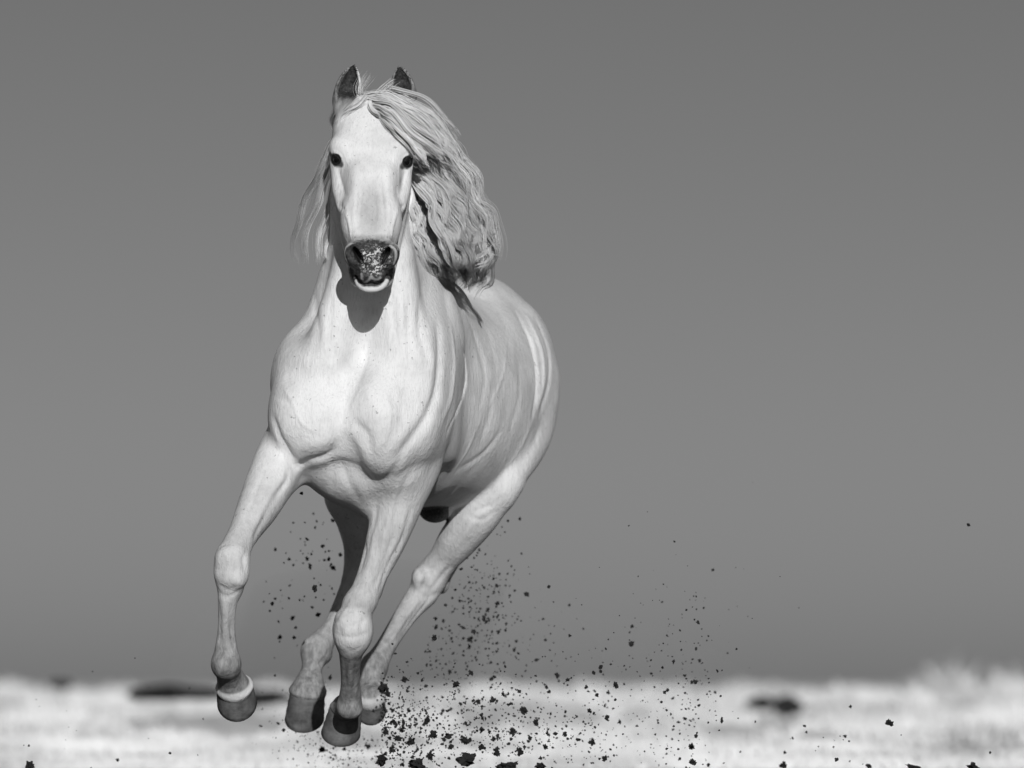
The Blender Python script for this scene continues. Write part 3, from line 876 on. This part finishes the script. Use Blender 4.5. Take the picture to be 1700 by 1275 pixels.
# ears: dark hairy inside
pxx, pyy = px_of(V0)
for (tx, ty), (bx, by), wd in (((587, 106), (573, 172), 21), ((663, 109), (671.5, 163), 19)):
    t = (by - pyy) / (by - ty)
    c_ = bx + (tx - bx) * t
    wide_ = wd * np.where(t > 0.28, 1 - np.clip((t - 0.28) / 0.72, 0, 1) ** 2, 1 - 0.5 * ((0.28 - t) / 0.4) ** 2)
    ins = (1 - smoothstep(0.62, 0.92, np.abs(pxx - c_) / np.maximum(wide_, 1))) * (t > -0.05) * (t < 0.99) * (V0[:, 1] < 0.12) * (V0[:, 1] > -0.03) * (1 - smoothstep(0.1, 0.5, NRM[:, 1]))
    fade = smoothstep(-0.02, 0.30, t) * ins
    black = np.maximum(black, fade * 0.25)
    skin = np.maximum(skin, fade * 0.85)
for c_, ax_, r_, k_ in ((at(389, 1139, 0.042), (0.10, 0.66, -0.74), 0.0575, 0.95), (at(613, 1154, 0.837), (0.06, 0.66, -0.74), 0.0465, 0.6)):   # pale hair rim of these coronets
    ax_ = np.asarray(ax_) / np.linalg.norm(ax_)
    hgt = (V0 - c_) @ ax_; rad_ = np.linalg.norm((V0 - c_) - hgt[:, None] * ax_, axis=1)
    band = smoothstep(r_ - 0.017, r_ - 0.009, rad_) * (rad_ < r_ + 0.015) * (1 - smoothstep(0.014, 0.022, np.abs(hgt + 0.002)))
    pale = np.maximum(pale, k_ * band)
    grey = np.maximum(grey, ell(c_, (0.05, 0.05, 0.05), V0) * (1 - band))
# eyes sit where the skin is met
eye_at = march(H, [(557.5, 265), (677, 268.5)])
eye_n = H.gradient(eye_at); eye_n /= np.linalg.norm(eye_n, axis=1)[:, None]
for e in eye_at:
    skin = np.maximum(skin, ell(e, (0.0165, 0.04, 0.0165), V) * 0.9)
skin = np.maximum(skin, ell(at(720, 854, 0.93), (0.065, 0.12, 0.040), V0) * (px_of(V0)[0] < 745) * (V0[:, 1] < 1.1))
# thin-haired, greyer lower legs; grey cheeks and nose bridge
grey = np.maximum(grey, 0.50 * (1 - smoothstep(0.74, 1.06, V0[:, 2])) + 0.45 * (1 - smoothstep(0.36, 0.66, V0[:, 2])))
grey = np.maximum(grey, 1.0 * smoothstep(2.06, 2.11, V0[:, 2]) * (np.abs(px_of(V0)[0] - 619) > 27))
knee = np.maximum(ell(at(386, 945, -0.15), (0.06, 0.06, 0.07), V0), ell(at(586, 1050, 0.08), (0.06, 0.06, 0.07), V0))
grey = grey * (1 - 0.5 * knee)
grey = np.maximum(grey, 0.5 * (1 - smoothstep(0.3, 1.5, np.sqrt((((V - at(616, 348, -0.22)) / np.array((0.045, 0.08, 0.10))) ** 2).sum(1)))))
grey = np.maximum(grey, 0.8 * np.maximum(seg_mask([(572, 282, -0.1), (578, 330, -0.13)], 0.016, V), seg_mask([(662, 282, -0.1), (656, 330, -0.13)], 0.016, V)))
grey = np.maximum(grey, 0.5 * ell(at(618, 404, -0.27), (46 * s0, 0.08, 16 * s0), V))

coat, nt, b = new_mat('white_coat', 0.58, 0.22)
L = nt.links
def attr(n):
    a = nt.nodes.new('ShaderNodeAttribute'); a.attribute_name = n; return a.outputs['Fac']
def mixc(fac, a, c):
    m = node(nt, 'ShaderNodeMix', data_type='RGBA')
    L.new(fac, m.inputs['Factor'])
    for v, k in ((a, 'A'), (c, 'B')):
        if isinstance(v, (int, float)): m.inputs[k].default_value = (v, v, v, 1)
        else: L.new(v, m.inputs[k])
    return m.outputs['Result']
def mul(a, c):
    m = node(nt, 'ShaderNodeMath', operation='MULTIPLY')
    for v, k in ((a, 0), (c, 1)):
        if isinstance(v, (int, float)): m.inputs[k].default_value = v
        else: L.new(v, m.inputs[k])
    return m.outputs[0]
n_big = grey_noise(nt, 7.0, 4, 0.55)
n_hair = grey_noise(nt, 1.0, 4, 0.6, stretch=(210, 210, 38))
n_fine = grey_noise(nt, 260.0, 3, 0.6)
base = ramp(nt, n_big, [(0.34, 0.73), (0.54, 0.88)])
base = mixc(mul(ramp(nt, n_hair, [(0.5, 0), (0.72, 1)]), 0.32), base, 0.45)
n_flea = grey_noise(nt, 75.0, 2, 0.5)
base = mixc(mul(ramp(nt, n_flea, [(0.68, 0), (0.75, 1)]), 0.6), base, 0.2)
n_mot = grey_noise(nt, 1.0, 6, 0.7, stretch=(60, 60, 26))
base = mixc(mul(attr('grey'), ramp(nt, n_mot, [(0.34, 0.65), (0.64, 1)])), base, 0.13)
dark = ramp(nt, grey_noise(nt, 120.0, 4, 0.65), [(0.35, 0.018), (0.6, 0.07), (0.72, 0.18)])
edge = node(nt, 'ShaderNodeMath', operation='MULTIPLY_ADD'); edge.inputs[1].default_value = 0.9
L.new(grey_noise(nt, 95.0, 5, 0.7), edge.inputs[0]); L.new(attr('skin'), edge.inputs[2])
base = mixc(ramp(nt, edge.outputs[0], [(0.55, 0), (0.75, 0.35), (1.0, 1)]), base, dark)
spots = mul(ramp(nt, grey_noise(nt, 165.0, 2, 0.5), [(0.50, 0), (0.57, 1)]), ramp(nt, grey_noise(nt, 38.0, 3, 0.6), [(0.42, 0.1), (0.56, 1)]))
base = mixc(mul(attr('speck'), spots), base, 0.66)
base = mixc(attr('black'), base, 0.012)
base = mixc(attr('pale'), base, 0.80)
L.new(base, b.inputs['Base Color'])
bump = node(nt, 'ShaderNodeBump'); bump.inputs['Strength'].default_value = 0.55; bump.inputs['Distance'].default_value = 0.004
n_str = grey_noise(nt, 1.0, 5, 0.6, stretch=(75, 75, 13))
hsum = node(nt, 'ShaderNodeMath', operation='ADD'); h2 = node(nt, 'ShaderNodeMath', operation='MULTIPLY_ADD'); h2.inputs[1].default_value = 0.9; L.new(n_str, h2.inputs[0]); L.new(n_hair, h2.inputs[2]); L.new(h2.outputs[0], hsum.inputs[0]); n_vein = ramp(nt, grey_noise(nt, 1.0, 2, 0.5, stretch=(20, 20, 11)), [(0.455, 0), (0.5, 1), (0.545, 0)])
h3 = node(nt, 'ShaderNodeMath', operation='MULTIPLY_ADD'); h3.inputs[1].default_value = 0.22; L.new(n_vein, h3.inputs[0]); L.new(mul(n_mot, 1.2), h3.inputs[2]); L.new(h3.outputs[0], hsum.inputs[1])
L.new(hsum.outputs[0], bump.inputs['Height']); L.new(bump.outputs['Normal'], b.inputs['Normal'])

horse = mesh_obj('horse', V, Q, coat)
tag(horse, 'white horse galloping towards the viewer with flying mane and dark muzzle', 'horse')
for n_, a_ in (('skin', skin), ('pale', pale), ('grey', grey), ('black', black), ('speck', speck)):
    at_ = horse.data.attributes.new(n_, 'FLOAT', 'POINT')
    at_.data.foreach_set('value', np.clip(a_, 0, 1).astype(F32))

m_hoof, nt, b = new_mat('horn', 0.62, 0.3)
c1 = ramp(nt, grey_noise(nt, 26.0, 5, 0.6), [(0.3, 0.05), (0.7, 0.17)])
nt.links.new(c1, b.inputs['Base Color'])
bp = node(nt, 'ShaderNodeBump'); bp.inputs['Strength'].default_value = 0.5; bp.inputs['Distance'].default_value = 0.003
nt.links.new(grey_noise(nt, 1.0, 4, 0.6, stretch=(60, 60, 190)), bp.inputs['Height']); nt.links.new(bp.outputs['Normal'], b.inputs['Normal'])
for h_ in HOOVES:
    mesh_obj('hoof', *hoof_mesh(*h_), m_hoof, horse)

m_eye, nt, b = new_mat('eye', 0.06, 0.6); b.inputs['Base Color'].default_value = (0.008, 0.008, 0.008, 1)
for e, n_ in zip(eye_at, eye_n):
    c = e - n_ * 0.0130
    vv, ff = [], []
    for j in range(15):
        for i in range(24):
            t, p_ = math.pi * j / 14, 2 * math.pi * i / 24
            vv.append(c + 0.0172 * np.array((math.sin(t) * math.cos(p_), math.sin(t) * math.sin(p_), math.cos(t) * 0.95)))
    ff = [(j * 24 + i, j * 24 + (i + 1) % 24, (j + 1) * 24 + (i + 1) % 24, (j + 1) * 24 + i) for j in range(14) for i in range(24)]
    mesh_obj('eye', vv, ff, m_eye, horse)

# ------------------------------------------------------------------ hair
def spline3(P, n):
    P = np.array(P, float); u = np.arange(len(P)); uu = np.linspace(0, len(P) - 1, n)
    m = np.gradient(P, axis=0); i = np.clip(uu.astype(int), 0, len(P) - 2); t = (uu - i)[:, None]
    return ((2*t**3 - 3*t**2 + 1) * P[i] + (t**3 - 2*t**2 + t) * m[i] + (-2*t**3 + 3*t**2) * P[i + 1] + (t**3 - t**2) * m[i + 1])

hrng = np.random.default_rng(23)
def strands(locks, npts=26, rad=0.00085, loose=1.0, out=(0.45, -0.75, 0.25)):
    allv, allf, tones, norms, base_ = [], [], [], [], 0
    out = np.asarray(out)
    for pts, wa, wb, n, wave in locks:
        G = spline3([at(*p) for p in pts], npts)
        T = np.gradient(G, axis=0); T /= np.linalg.norm(T, axis=1)[:, None]
        A1 = np.cross(T, (0, 1, 0)); A1 /= np.linalg.norm(A1, axis=1)[:, None]
        A2 = np.cross(T, A1)
        t = np.linspace(0, 1, npts)
        length = np.linalg.norm(np.diff(G, axis=0), axis=1).sum()
        W = (wa + (wb - wa) * t) * S(0)
        nsub = max(1, n // 30)                                    # a lock divides into wisps that keep together
        sub = hrng.normal(0, 0.68, (nsub, 2)); ph = hrng.uniform(0, 2 * math.pi, (nsub, 2)); fr = hrng.uniform(0.7, 1.3, nsub) * length / 0.15
        for k in range(n):
            q = k % nsub
            off = sub[q][:, None] + loose * hrng.normal(0, 0.20, 2)[:, None] * (1 - 0.35 * t)[None, :] + loose * hrng.normal(0, 0.08, 2)[:, None] * t[None, :]
            wv = wave * S(0) * np.minimum(1, t * 3)
            jit = hrng.normal(0, 0.10 * loose)
            o1 = off[0] * W + wv * np.sin(2 * math.pi * fr[q] * t + ph[q][0] + jit)
            o2 = off[1] * W * 0.7 + wv * 0.8 * np.cos(2 * math.pi * fr[q] * t + ph[q][1] + jit)
            ln = hrng.uniform(0.72, 1.0)
            C_ = G + A1 * o1[:, None] + A2 * o2[:, None]
            if ln < 1:
                ti = np.linspace(0, ln, npts); C_ = np.stack([np.interp(ti, t, C_[:, j]) for j in range(3)], 1)
            r = rad * (1 - 0.75 * t ** 3)
            ring = np.stack([C_ + A1 * r[:, None], C_ - A1 * (r * 0.5)[:, None] + A2 * (r * 0.87)[:, None], C_ - A1 * (r * 0.5)[:, None] - A2 * (r * 0.87)[:, None]], 1)
            # shading normals follow the rounded lock more than the single hair, as light does in a mass of hair
            lk = (A1 * (o1 / W)[:, None] + A2 * (o2 / W)[:, None]) * 0.55 + out
            nn = lk[:, None, :] + 0.45 * (ring - C_[:, None, :]) / (r[:, None, None] + 1e-9)
            norms.append((nn / np.linalg.norm(nn, axis=2)[:, :, None]).reshape(-1, 3))
            allv.append(ring.reshape(-1, 3)); tones.append(np.full(npts * 3, hrng.random() * 0.45 + 0.55 * ((q * 0.618 + 0.2) % 1.0)))
            i = np.arange(npts - 1)[:, None] * 3 + base_
            f = [np.concatenate([i + a, i + (a + 1) % 3, i + 3 + (a + 1) % 3, i + 3 + a], 1) for a in range(3)]
            allf.append(np.concatenate(f)); base_ += npts * 3
    return np.concatenate(allv), np.concatenate(allf), np.concatenate(tones), np.concatenate(norms)

def hair_obj(name, v, f, t, nn):
    o = mesh_obj(name, v, f, m_hair, horse)
    a = o.data.attributes.new('tone', 'FLOAT', 'POINT'); a.data.foreach_set('value', t.astype(F32))
    a = o.data.attributes.new('lock_normal', 'FLOAT_VECTOR', 'POINT'); a.data.foreach_set('vector', nn.astype(F32).ravel())
    return o

m_hair, nt, b = new_mat('pale_hair', 0.38, 0.6)
L = nt.links
ta = nt.nodes.new('ShaderNodeAttribute'); ta.attribute_name = 'tone'
hair_c = ramp(nt, ta.outputs['Fac'], [(0.0, 0.62), (0.35, 0.92), (0.8, 0.97)])
L.new(hair_c, b.inputs['Base Color'])
tr = nt.nodes.new('ShaderNodeBsdfTranslucent'); L.new(hair_c, tr.inputs['Color'])
ms = nt.nodes.new('ShaderNodeMixShader'); ms.inputs[0].default_value = 0.15
na = nt.nodes.new('ShaderNodeAttribute'); na.attribute_name = 'lock_normal'
L.new(na.outputs['Vector'], b.inputs['Normal'])
L.new(b.outputs[0], ms.inputs[1]); L.new(tr.outputs[0], ms.inputs[2]); L.new(ms.outputs[0], nt.nodes['Material Output'].inputs['Surface'])

FORELOCK = [
    ([(612, 166, 0.0), (645, 164, -0.06), (700, 192, -0.07), (748, 236, -0.02)], 9, 12, 210, 2.5),
    ([(616, 172, -0.02), (648, 182, -0.10), (695, 222, -0.11), (738, 258, -0.05)], 9, 12, 230, 2.5),
    ([(622, 176, -0.04), (655, 200, -0.12), (690, 238, -0.13), (722, 262, -0.08)], 8, 11, 200, 2.5),
    ([(638, 158, 0.02), (680, 168, -0.03), (722, 198, 0.0), (750, 236, 0.03)], 8, 11, 170, 2.5),
    ([(648, 166, 0.0), (690, 188, -0.05), (730, 225, -0.03), (745, 262, 0.0)], 9, 12, 170, 3),
    ([(660, 205, -0.10), (684, 232, -0.13), (706, 262, -0.11), (694, 270, -0.09)], 6, 8, 120, 2),
    ([(628, 180, -0.06), (664, 222, -0.135), (684, 248, -0.13), (700, 268, -0.10)], 5, 6, 130, 2),
    ([(616, 160, 0.02), (600, 174, -0.055), (578, 190, -0.055), (560, 206, -0.03)], 7, 8, 170, 2),
    ([(614, 158, 0.02), (612, 176, -0.06), (622, 190, -0.09), (630, 196, -0.10)], 5, 4, 130, 1.5),
    ([(606, 158, 0.03), (592, 172, -0.04), (572, 196, -0.055), (562, 222, -0.04)], 7, 7, 110, 2),
]
MANE = [
    ([(645, 190, 0.2), (700, 228, 0.2), (750, 256, 0.22), (784, 305, 0.26), (788, 345, 0.30)], 12, 13, 220, 4),
    ([(650, 220, 0.18), (700, 262, 0.16), (748, 296, 0.18), (778, 345, 0.24), (796, 385, 0.28)], 13, 14, 260, 4),
    ([(655, 245, 0.16), (704, 292, 0.13), (726, 336, 0.15), (750, 380, 0.20), (764, 430, 0.26), (768, 468, 0.30)], 12, 14, 280, 4),
    ([(660, 275, 0.14), (694, 305, 0.09), (704, 348, 0.10), (724, 390, 0.14), (746, 430, 0.20), (766, 472, 0.28)], 12, 12, 300, 4.5),
    ([(664, 305, 0.12), (688, 340, 0.07), (696, 384, 0.10), (716, 420, 0.15), (738, 456, 0.21), (758, 482, 0.27)], 9, 10, 260, 4),
    ([(664, 330, 0.12), (684, 370, 0.08), (694, 402, 0.11), (712, 440, 0.16), (738, 468, 0.22)], 7, 7, 170, 3.5),
    ([(668, 300, 0.10), (684, 318, 0.06), (683, 352, 0.06), (688, 382, 0.09), (704, 416, 0.13)], 5, 6, 110, 3),
    ([(690, 240, 0.25), (748, 290, 0.25), (788, 350, 0.29), (806, 400, 0.32), (800, 440, 0.33), (784, 474, 0.34)], 11, 12, 240, 5),
    ([(695, 290, 0.22), (752, 326, 0.2), (788, 378, 0.26), (802, 420, 0.30), (794, 458, 0.32), (776, 480, 0.33)], 12, 12, 260, 5),
    ([(680, 290, 0.08), (716, 314, 0.03), (742, 362, 0.06), (758, 408, 0.12), (764, 450, 0.20), (760, 480, 0.26)], 11, 12, 320, 4.5),
    ([(676, 280, 0.09), (706, 318, 0.03), (722, 352, 0.05), (736, 396, 0.09), (756, 432, 0.16), (768, 466, 0.24)], 9, 11, 280, 4.5),
    ([(700, 320, 0.15), (740, 345, 0.12), (768, 390, 0.16), (776, 430, 0.22), (772, 470, 0.28)], 13, 13, 260, 5),
]
WISPS = [  # thin fly-away hairs
    ([(620, 166, 0.0), (632, 152, -0.01), (648, 142, 0.0), (662, 134, 0.02)], 5, 8, 70, 2),
    ([(604, 160, 0.02), (600, 150, 0.0), (602, 140, 0.0), (612, 122, 0.02)], 6, 12, 40, 2),
    ([(745, 230, 0.05), (775, 270, 0.1), (796, 320, 0.14), (806, 370, 0.2)], 8, 14, 40, 4),
    ([(780, 340, 0.25), (806, 362, 0.27), (816, 392, 0.28), (808, 430, 0.3)], 8, 12, 40, 4),
    ([(690, 180, 0.05), (730, 195, 0.05), (752, 222, 0.06), (758, 250, 0.08)], 6, 10, 30, 3),
    ([(745, 250, 0.1), (775, 290, 0.12), (792, 330, 0.14), (812, 372, 0.16), (812, 410, 0.2)], 6, 10, 22, 4),
    ([(780, 440, 0.2), (805, 425, 0.2), (820, 412, 0.2), (832, 416, 0.2)], 4, 5, 10, 3),
    ([(770, 470, 0.2), (792, 446, 0.2), (812, 432, 0.2), (836, 424, 0.2)], 4, 6, 10, 3),
]
VEIL = [  # on the other side of the neck, thin and see-through
    ([(572, 176, 0.17), (561, 190, 0.17), (557, 202, 0.16), (563, 220, 0.14)], 7, 6, 70, 2),
    ([(560, 240, 0.13), (536, 290, 0.12), (510, 345, 0.11), (494, 395, 0.11), (498, 440, 0.11)], 7, 5, 30, 2.5),
    ([(560, 260, 0.13), (540, 310, 0.12), (522, 360, 0.11), (508, 410, 0.11), (512, 440, 0.11)], 8, 8, 45, 2.5),
    ([(560, 280, 0.13), (546, 330, 0.12), (532, 380, 0.12), (524, 420, 0.12), (530, 440, 0.12)], 8, 8, 57, 2.5),
    ([(560, 300, 0.13), (550, 350, 0.12), (540, 395, 0.12), (536, 425, 0.12), (540, 438, 0.12)], 6, 6, 45, 2),
    ([(562, 215, 0.12), (548, 240, 0.11), (535, 262, 0.11), (526, 290, 0.11)], 4, 7, 9, 2),
]
def hang(locks):
    """Let the low ends of the right-hand locks lie back on the shoulder."""
    return [([(x, y, d + (0.002 * max(0, y - 430) + 0.008 * max(0, y - 455) if x > 700 else 0)) for x, y, d in pts], *rest) for pts, *rest in locks]
hair_obj('forelock', *strands(FORELOCK, 22, 0.0008, 1.25, (0.15, -0.85, 0.45)))
parts_ = [strands(hang(MANE), 28, 0.0008, 1.35), strands(hang(WISPS), 24, 0.0004, 3.5), strands(VEIL, 24, 0.0005, 3.0, (-0.5, -0.7, 0.1))]
n_ = np.cumsum([0] + [len(p[0]) for p in parts_])
hair_obj('mane', np.concatenate([p[0] for p in parts_]), np.concatenate([p[1] + k for p, k in zip(parts_, n_)]), np.concatenate([p[2] for p in parts_]), np.concatenate([p[3] for p in parts_]))

# the tail streams out behind, hidden from the front by the quarters
TAIL = [([(800 + q, 486, 1.84), (804 + q, 500, 2.0), (800 + 2 * q, 580, 2.2), (796 + 2 * q, 690, 2.35)], 14, 20, 130, 4) for q in (-8, 0, 8)]
hair_obj('tail', *strands(TAIL, 24))
# ------------------------------------------------------------------ clods of earth thrown up by the hooves
def clod_mesh(name, seed, sub):
    import bmesh
    bm = bmesh.new()
    bmesh.ops.create_icosphere(bm, subdivisions=sub, radius=1.0)
    off = Vector((seed * 3.7, seed * 1.3, -seed * 2.1))
    st = (random.uniform(0.7, 1.25), random.uniform(0.7, 1.1), random.uniform(0.55, 1.0))
    for v in bm.verts:
        d = v.co.normalized()
        s = 0.80 + 0.85 * mnoise.noise(d * 1.5 + off) + 0.6 * mnoise.noise(d * 3.3 + off) + 0.35 * mnoise.noise(d * 7 + off)
        v.co = Vector((d.x * st[0], d.y * st[1], d.z * st[2])) * max(0.25, s)
    me = bpy.data.meshes.new(name); bm.to_mesh(me); bm.free()
    me.materials.append(m_soil)
    return me
BIG = [clod_mesh('clod', i, 3) for i in range(8)]
MID = [clod_mesh('clod', 20 + i, 2) for i in range(8)]
TINY = [clod_mesh('crumb', 40 + i, 1) for i in range(6)]

def clod(px, py, size, d, label, group=None, wide=1.0):
    me = random.choice(BIG if size > 9 else MID)
    o = bpy.data.objects.new('soil_clod', me); col.objects.link(o)
    o.location = at(px, py, d)
    k = size * 0.5 * S(d)
    o.scale = (k * wide, k, k)
    if wide == 1.0: o.rotation_euler = [random.uniform(0, 6.28) for _ in range(3)]
    else: o.rotation_euler = (random.uniform(-0.4, 0.4), random.uniform(-0.3, 0.3), random.uniform(-0.3, 0.3))
    tag(o, label, 'clod', group)
    return o

NAMED = [
    (776, 1262, 34, 0.3, 'largest ragged dark clod, at the bottom edge below the right of the spray', 1.2),
    (695, 1269, 25, 0.2, 'big dark clod cut by the bottom edge, right of the hooves', 1.1),
    (633, 1262, 26, 0.3, 'dense dark clod at the bottom edge just right of the lowest hoof', 0.9),
    (847, 1274, 24, 0.4, 'low dark clod on the bottom edge right of the largest clod', 1.7),
    (897, 1272, 16, 0.4, 'small dark clod on the bottom edge below the middle of the spray', 1.4),
    (1520, 1275, 15, 0.5, 'flat wide dark clod on the bottom edge at the right', 2.2),
    (1615, 1273, 22, 0.5, 'dark clod nearest the bottom right corner', 1.5),
    (49, 1273, 16, 0.5, 'dark clod nearest the bottom left corner', 1.0),
    (1476, 1200, 12, 0.2, 'lone dark clod flying before the bright ground at far right', 1.3),
    (1412, 1173, 8, 0.4, 'thin upright dark crumb flying left of the lone clod at far right', 0.6),
    (1608, 871, 6, 0.4, 'tiny dark crumb alone in the sky at far right', 1.0),
    (721, 1059, 12, 0.3, 'single dark clod in the air right of the left hind fetlock', 1.0),
    (835, 1152, 13, 0.3, 'upright dark clod in the middle of the spray above the bright ground', 0.7),
    (523, 977, 13, 0.5, 'upright dark clod between the forelegs, largest in the cluster there', 0.7),
    (638, 1142, 16, 0.8, 'dark clod touching the heel of the left hind hoof', 1.0),
    (501, 819, 8, 0.4, 'small dark crumb under the breast, topmost between the forelegs', 0.7),
    (979, 1180, 11, 0.3, 'dark clod flying at the right side of the spray', 1.1),
]
for px, py, size, d, label, wide in NAMED: clod(px, py, size, d, label, None, wide)

DEPTH = {'a': (0.1, 0.9), 'b': (1.15, 1.6), 'c': (1.2, 1.5), 'd': (0.1, 1.2), 'e': (0.2, 1.2), 'f': (1.05, 1.6)}
def zone_words(z, px, py, size):
    """What a small clod looks like and where it flies: (label, group)."""
    kind = 'soil clod' if size > 8 else 'small soil crumb'
    if z == 'a':
        col_ = 'close beside the left hind hoof' if px < 700 else 'in the middle of the thick spray' if px < 820 else 'in the outer right of the thick spray'
        row = 'high up against the grey' if py < 1140 else 'just above the bottom edge' if py > 1235 else 'before the bright ground'
        return kind + ' ' + col_ + ', ' + row, 'clods in the thick spray right of the hooves'
    if z == 'b':
        row = 'at forearm height' if py < 910 else 'at knee height' if py < 985 else 'at cannon height'
        return kind + ' between lifted foreleg and shaded hind leg, ' + row, 'crumbs between the legs'
    if z == 'c':
        row = 'at hock height' if py < 985 else 'at cannon height' if py < 1070 else 'at fetlock height'
        return kind + ' in the air right of the left hind leg, ' + row, 'crumbs right of the hind leg'
    if z == 'd':
        col_ = 'just right of the thick spray' if px < 1040 else 'in the right-hand plume of thin spray' if px < 1210 else 'beyond the spray at far right'
        row = 'against the grey sky' if py < 1130 else 'before the bright ground'
        return kind + ' ' + col_ + ', ' + row, 'crumbs in the thin right part of the spray'
    if z == 'e':
        return kind + ' before the bright ground left of the horse', 'crumbs left of the horse'
    return kind + (' below the foremost hooves' if px > 545 else ' around the shaded hind hoof'), 'crumbs around the hind hooves'
PLACED = [(671, 1129, 14, 'a'), (782, 1117, 10, 'a'), (758, 1135, 11, 'a'), (818, 1162, 11, 'a'), (870, 1180, 14, 'a'), (709, 1195, 13, 'a'), (660, 1226, 14, 'a'), (682, 1232, 14, 'a'),
          (719, 1220, 15, 'a'), (744, 1222, 14, 'a'), (773, 1230, 16, 'a'), (824, 1248, 15, 'a'), (863, 1248, 16, 'a'), (851, 1215, 13, 'a'), (713, 1255, 13, 'a'), (1008, 1191, 9, 'd'),
          (938, 1219, 9, 'a'), (983, 1232, 12, 'd'), (1004, 1259, 11, 'd'), (925, 1121, 9, 'c'), (974, 1141, 8, 'd'), (1150, 1265, 12, 'd'), (946, 1055, 6, 'd'), (997, 1107, 7, 'd'),
          (1049, 1040, 6, 'd'), (911, 974, 6, 'd'), (826, 1001, 9, 'c'), (828, 1049, 8, 'c'), (787, 1049, 8, 'c'), (1301, 1270, 11, 'd'), (1389, 1261, 7, 'd'), (1303, 1249, 6, 'd'), (1442, 1272, 8, 'd'),
          (452, 1002, 7, 'b'), (457, 994, 6, 'b'), (486, 1026, 9, 'b'), (491, 1042, 7, 'b'), (465, 1058, 9, 'b'), (488, 1059, 7, 'b'), (528, 1020, 8, 'b'), (548, 1125, 8, 'f'), (535, 1244, 11, 'f'),
          (480, 928, 7, 'b'), (510, 928, 7, 'b'), (536, 907, 7, 'b'), (553, 943, 9, 'b'), (565, 921, 7, 'b'), (510, 895, 6, 'b'), (523, 876, 5, 'b'), (552, 864, 6, 'b'), (515, 938, 6, 'b'), (539, 930, 6, 'b'),
          (48, 1238, 5, 'e'), (195, 1261, 5, 'e'), (282, 1250, 4, 'e'), (438, 999, 4, 'b'), (863, 862, 5, 'c'), (862, 1148, 8, 'a'), (800, 1212, 9, 'a'), (890, 1200, 9, 'a'), (680, 1180, 8, 'a'),
          (652, 1180, 9, 'a'), (655, 1200, 10, 'a'), (640, 1215, 10, 'a'), (735, 1180, 7, 'a'), (748, 1240, 9, 'a'), (800, 1240, 10, 'a'), (905, 1240, 9, 'a'), (880, 1225, 9, 'a'), (650, 1245, 12, 'a'), (612, 1240, 8, 'f')]
CLOUDS = [  # zone, count, centre, spread, size
    ('a', 700, (760, 1195), (125, 50), 2.5), ('a', 560, (658, 1218), (34, 38), 2.5), ('a', 420, (860, 1228), (130, 32), 2.4),
    ('c', 230, (800, 990), (36, 62), 2.7), ('c', 240, (790, 1080), (72, 52), 2.7), ('c', 110, (720, 1095), (50, 50), 2.6),
    ('b', 55, (520, 950), (34, 45), 2.8), ('b', 16, (470, 1010), (30, 35), 2.8),
    ('d', 120, (1060, 1180), (90, 60), 2.6), ('d', 110, (1145, 1180), (22, 70), 2.8), ('d', 60, (1130, 1040), (45, 70), 2.2), ('d', 60, (1000, 1090), (90, 60), 2.4), ('d', 14, (1180, 900), (90, 60), 2.0),
    ('e', 34, (200, 1190), (150, 60), 1.7), ('f', 170, (500, 1200), (35, 40), 1.8), ('f', 240, (570, 1245), (50, 18), 2.0), ('d', 26, (1330, 1240), (120, 24), 2.4),
]
small = []
for z, n, (cx, cy), (sx_, sy_), sz in CLOUDS:
    for _ in range(n):
        px, py = rng.normal(cx, sx_), rng.normal(cy, sy_)
        size = min(9.5, sz * math.exp(rng.normal(0, 0.45)))
        if py > 1290 or px < 5 or px > 1695: continue
        if z == 'b' and not (430 < px < 566): continue
        if z == 'c' and px < 690 + (1120 - py) * 0.35: continue
        if z == 'd' and px < 900: continue
        if z == 'e' and px > 350: continue
        if z == 'f' and px > 640: continue
        if z == 'a' and px < 632: continue
        small.append((px, py, size, z))
small.sort(key=lambda q: -q[2])
n_single = 290 - len(NAMED) - len(PLACED)
for px, py, size, z in PLACED + small[:n_single]:
    clod(px, py, size * 1.1, rng.uniform(*DEPTH[z]), *zone_words(z, px, py, size))
# the finest crumbs: far past counting, one object
cv, cf, n0 = [], [], 0
protos = []
for me in TINY:
    v = np.empty(len(me.vertices) * 3); me.vertices.foreach_get('co', v)
    f = np.array([p.vertices[:] for p in me.polygons])
    protos.append((v.reshape(-1, 3), f))
for px, py, size, z in small[n_single:]:
    v, f = protos[rng.integers(len(protos))]
    d = rng.uniform(*DEPTH[z])
    q, _ = np.linalg.qr(rng.normal(size=(3, 3)))
    cv.append(v @ q * (size * 0.68 * S(d)) + at(px, py, d)); cf.append(f + n0); n0 += len(v)
crumbs = mesh_obj('soil_crumbs', np.concatenate(cv), np.concatenate(cf), m_soil, smooth=False)
tag(crumbs, 'fine dark soil crumbs sprayed through the air behind the horse', 'soil', kind='stuff')
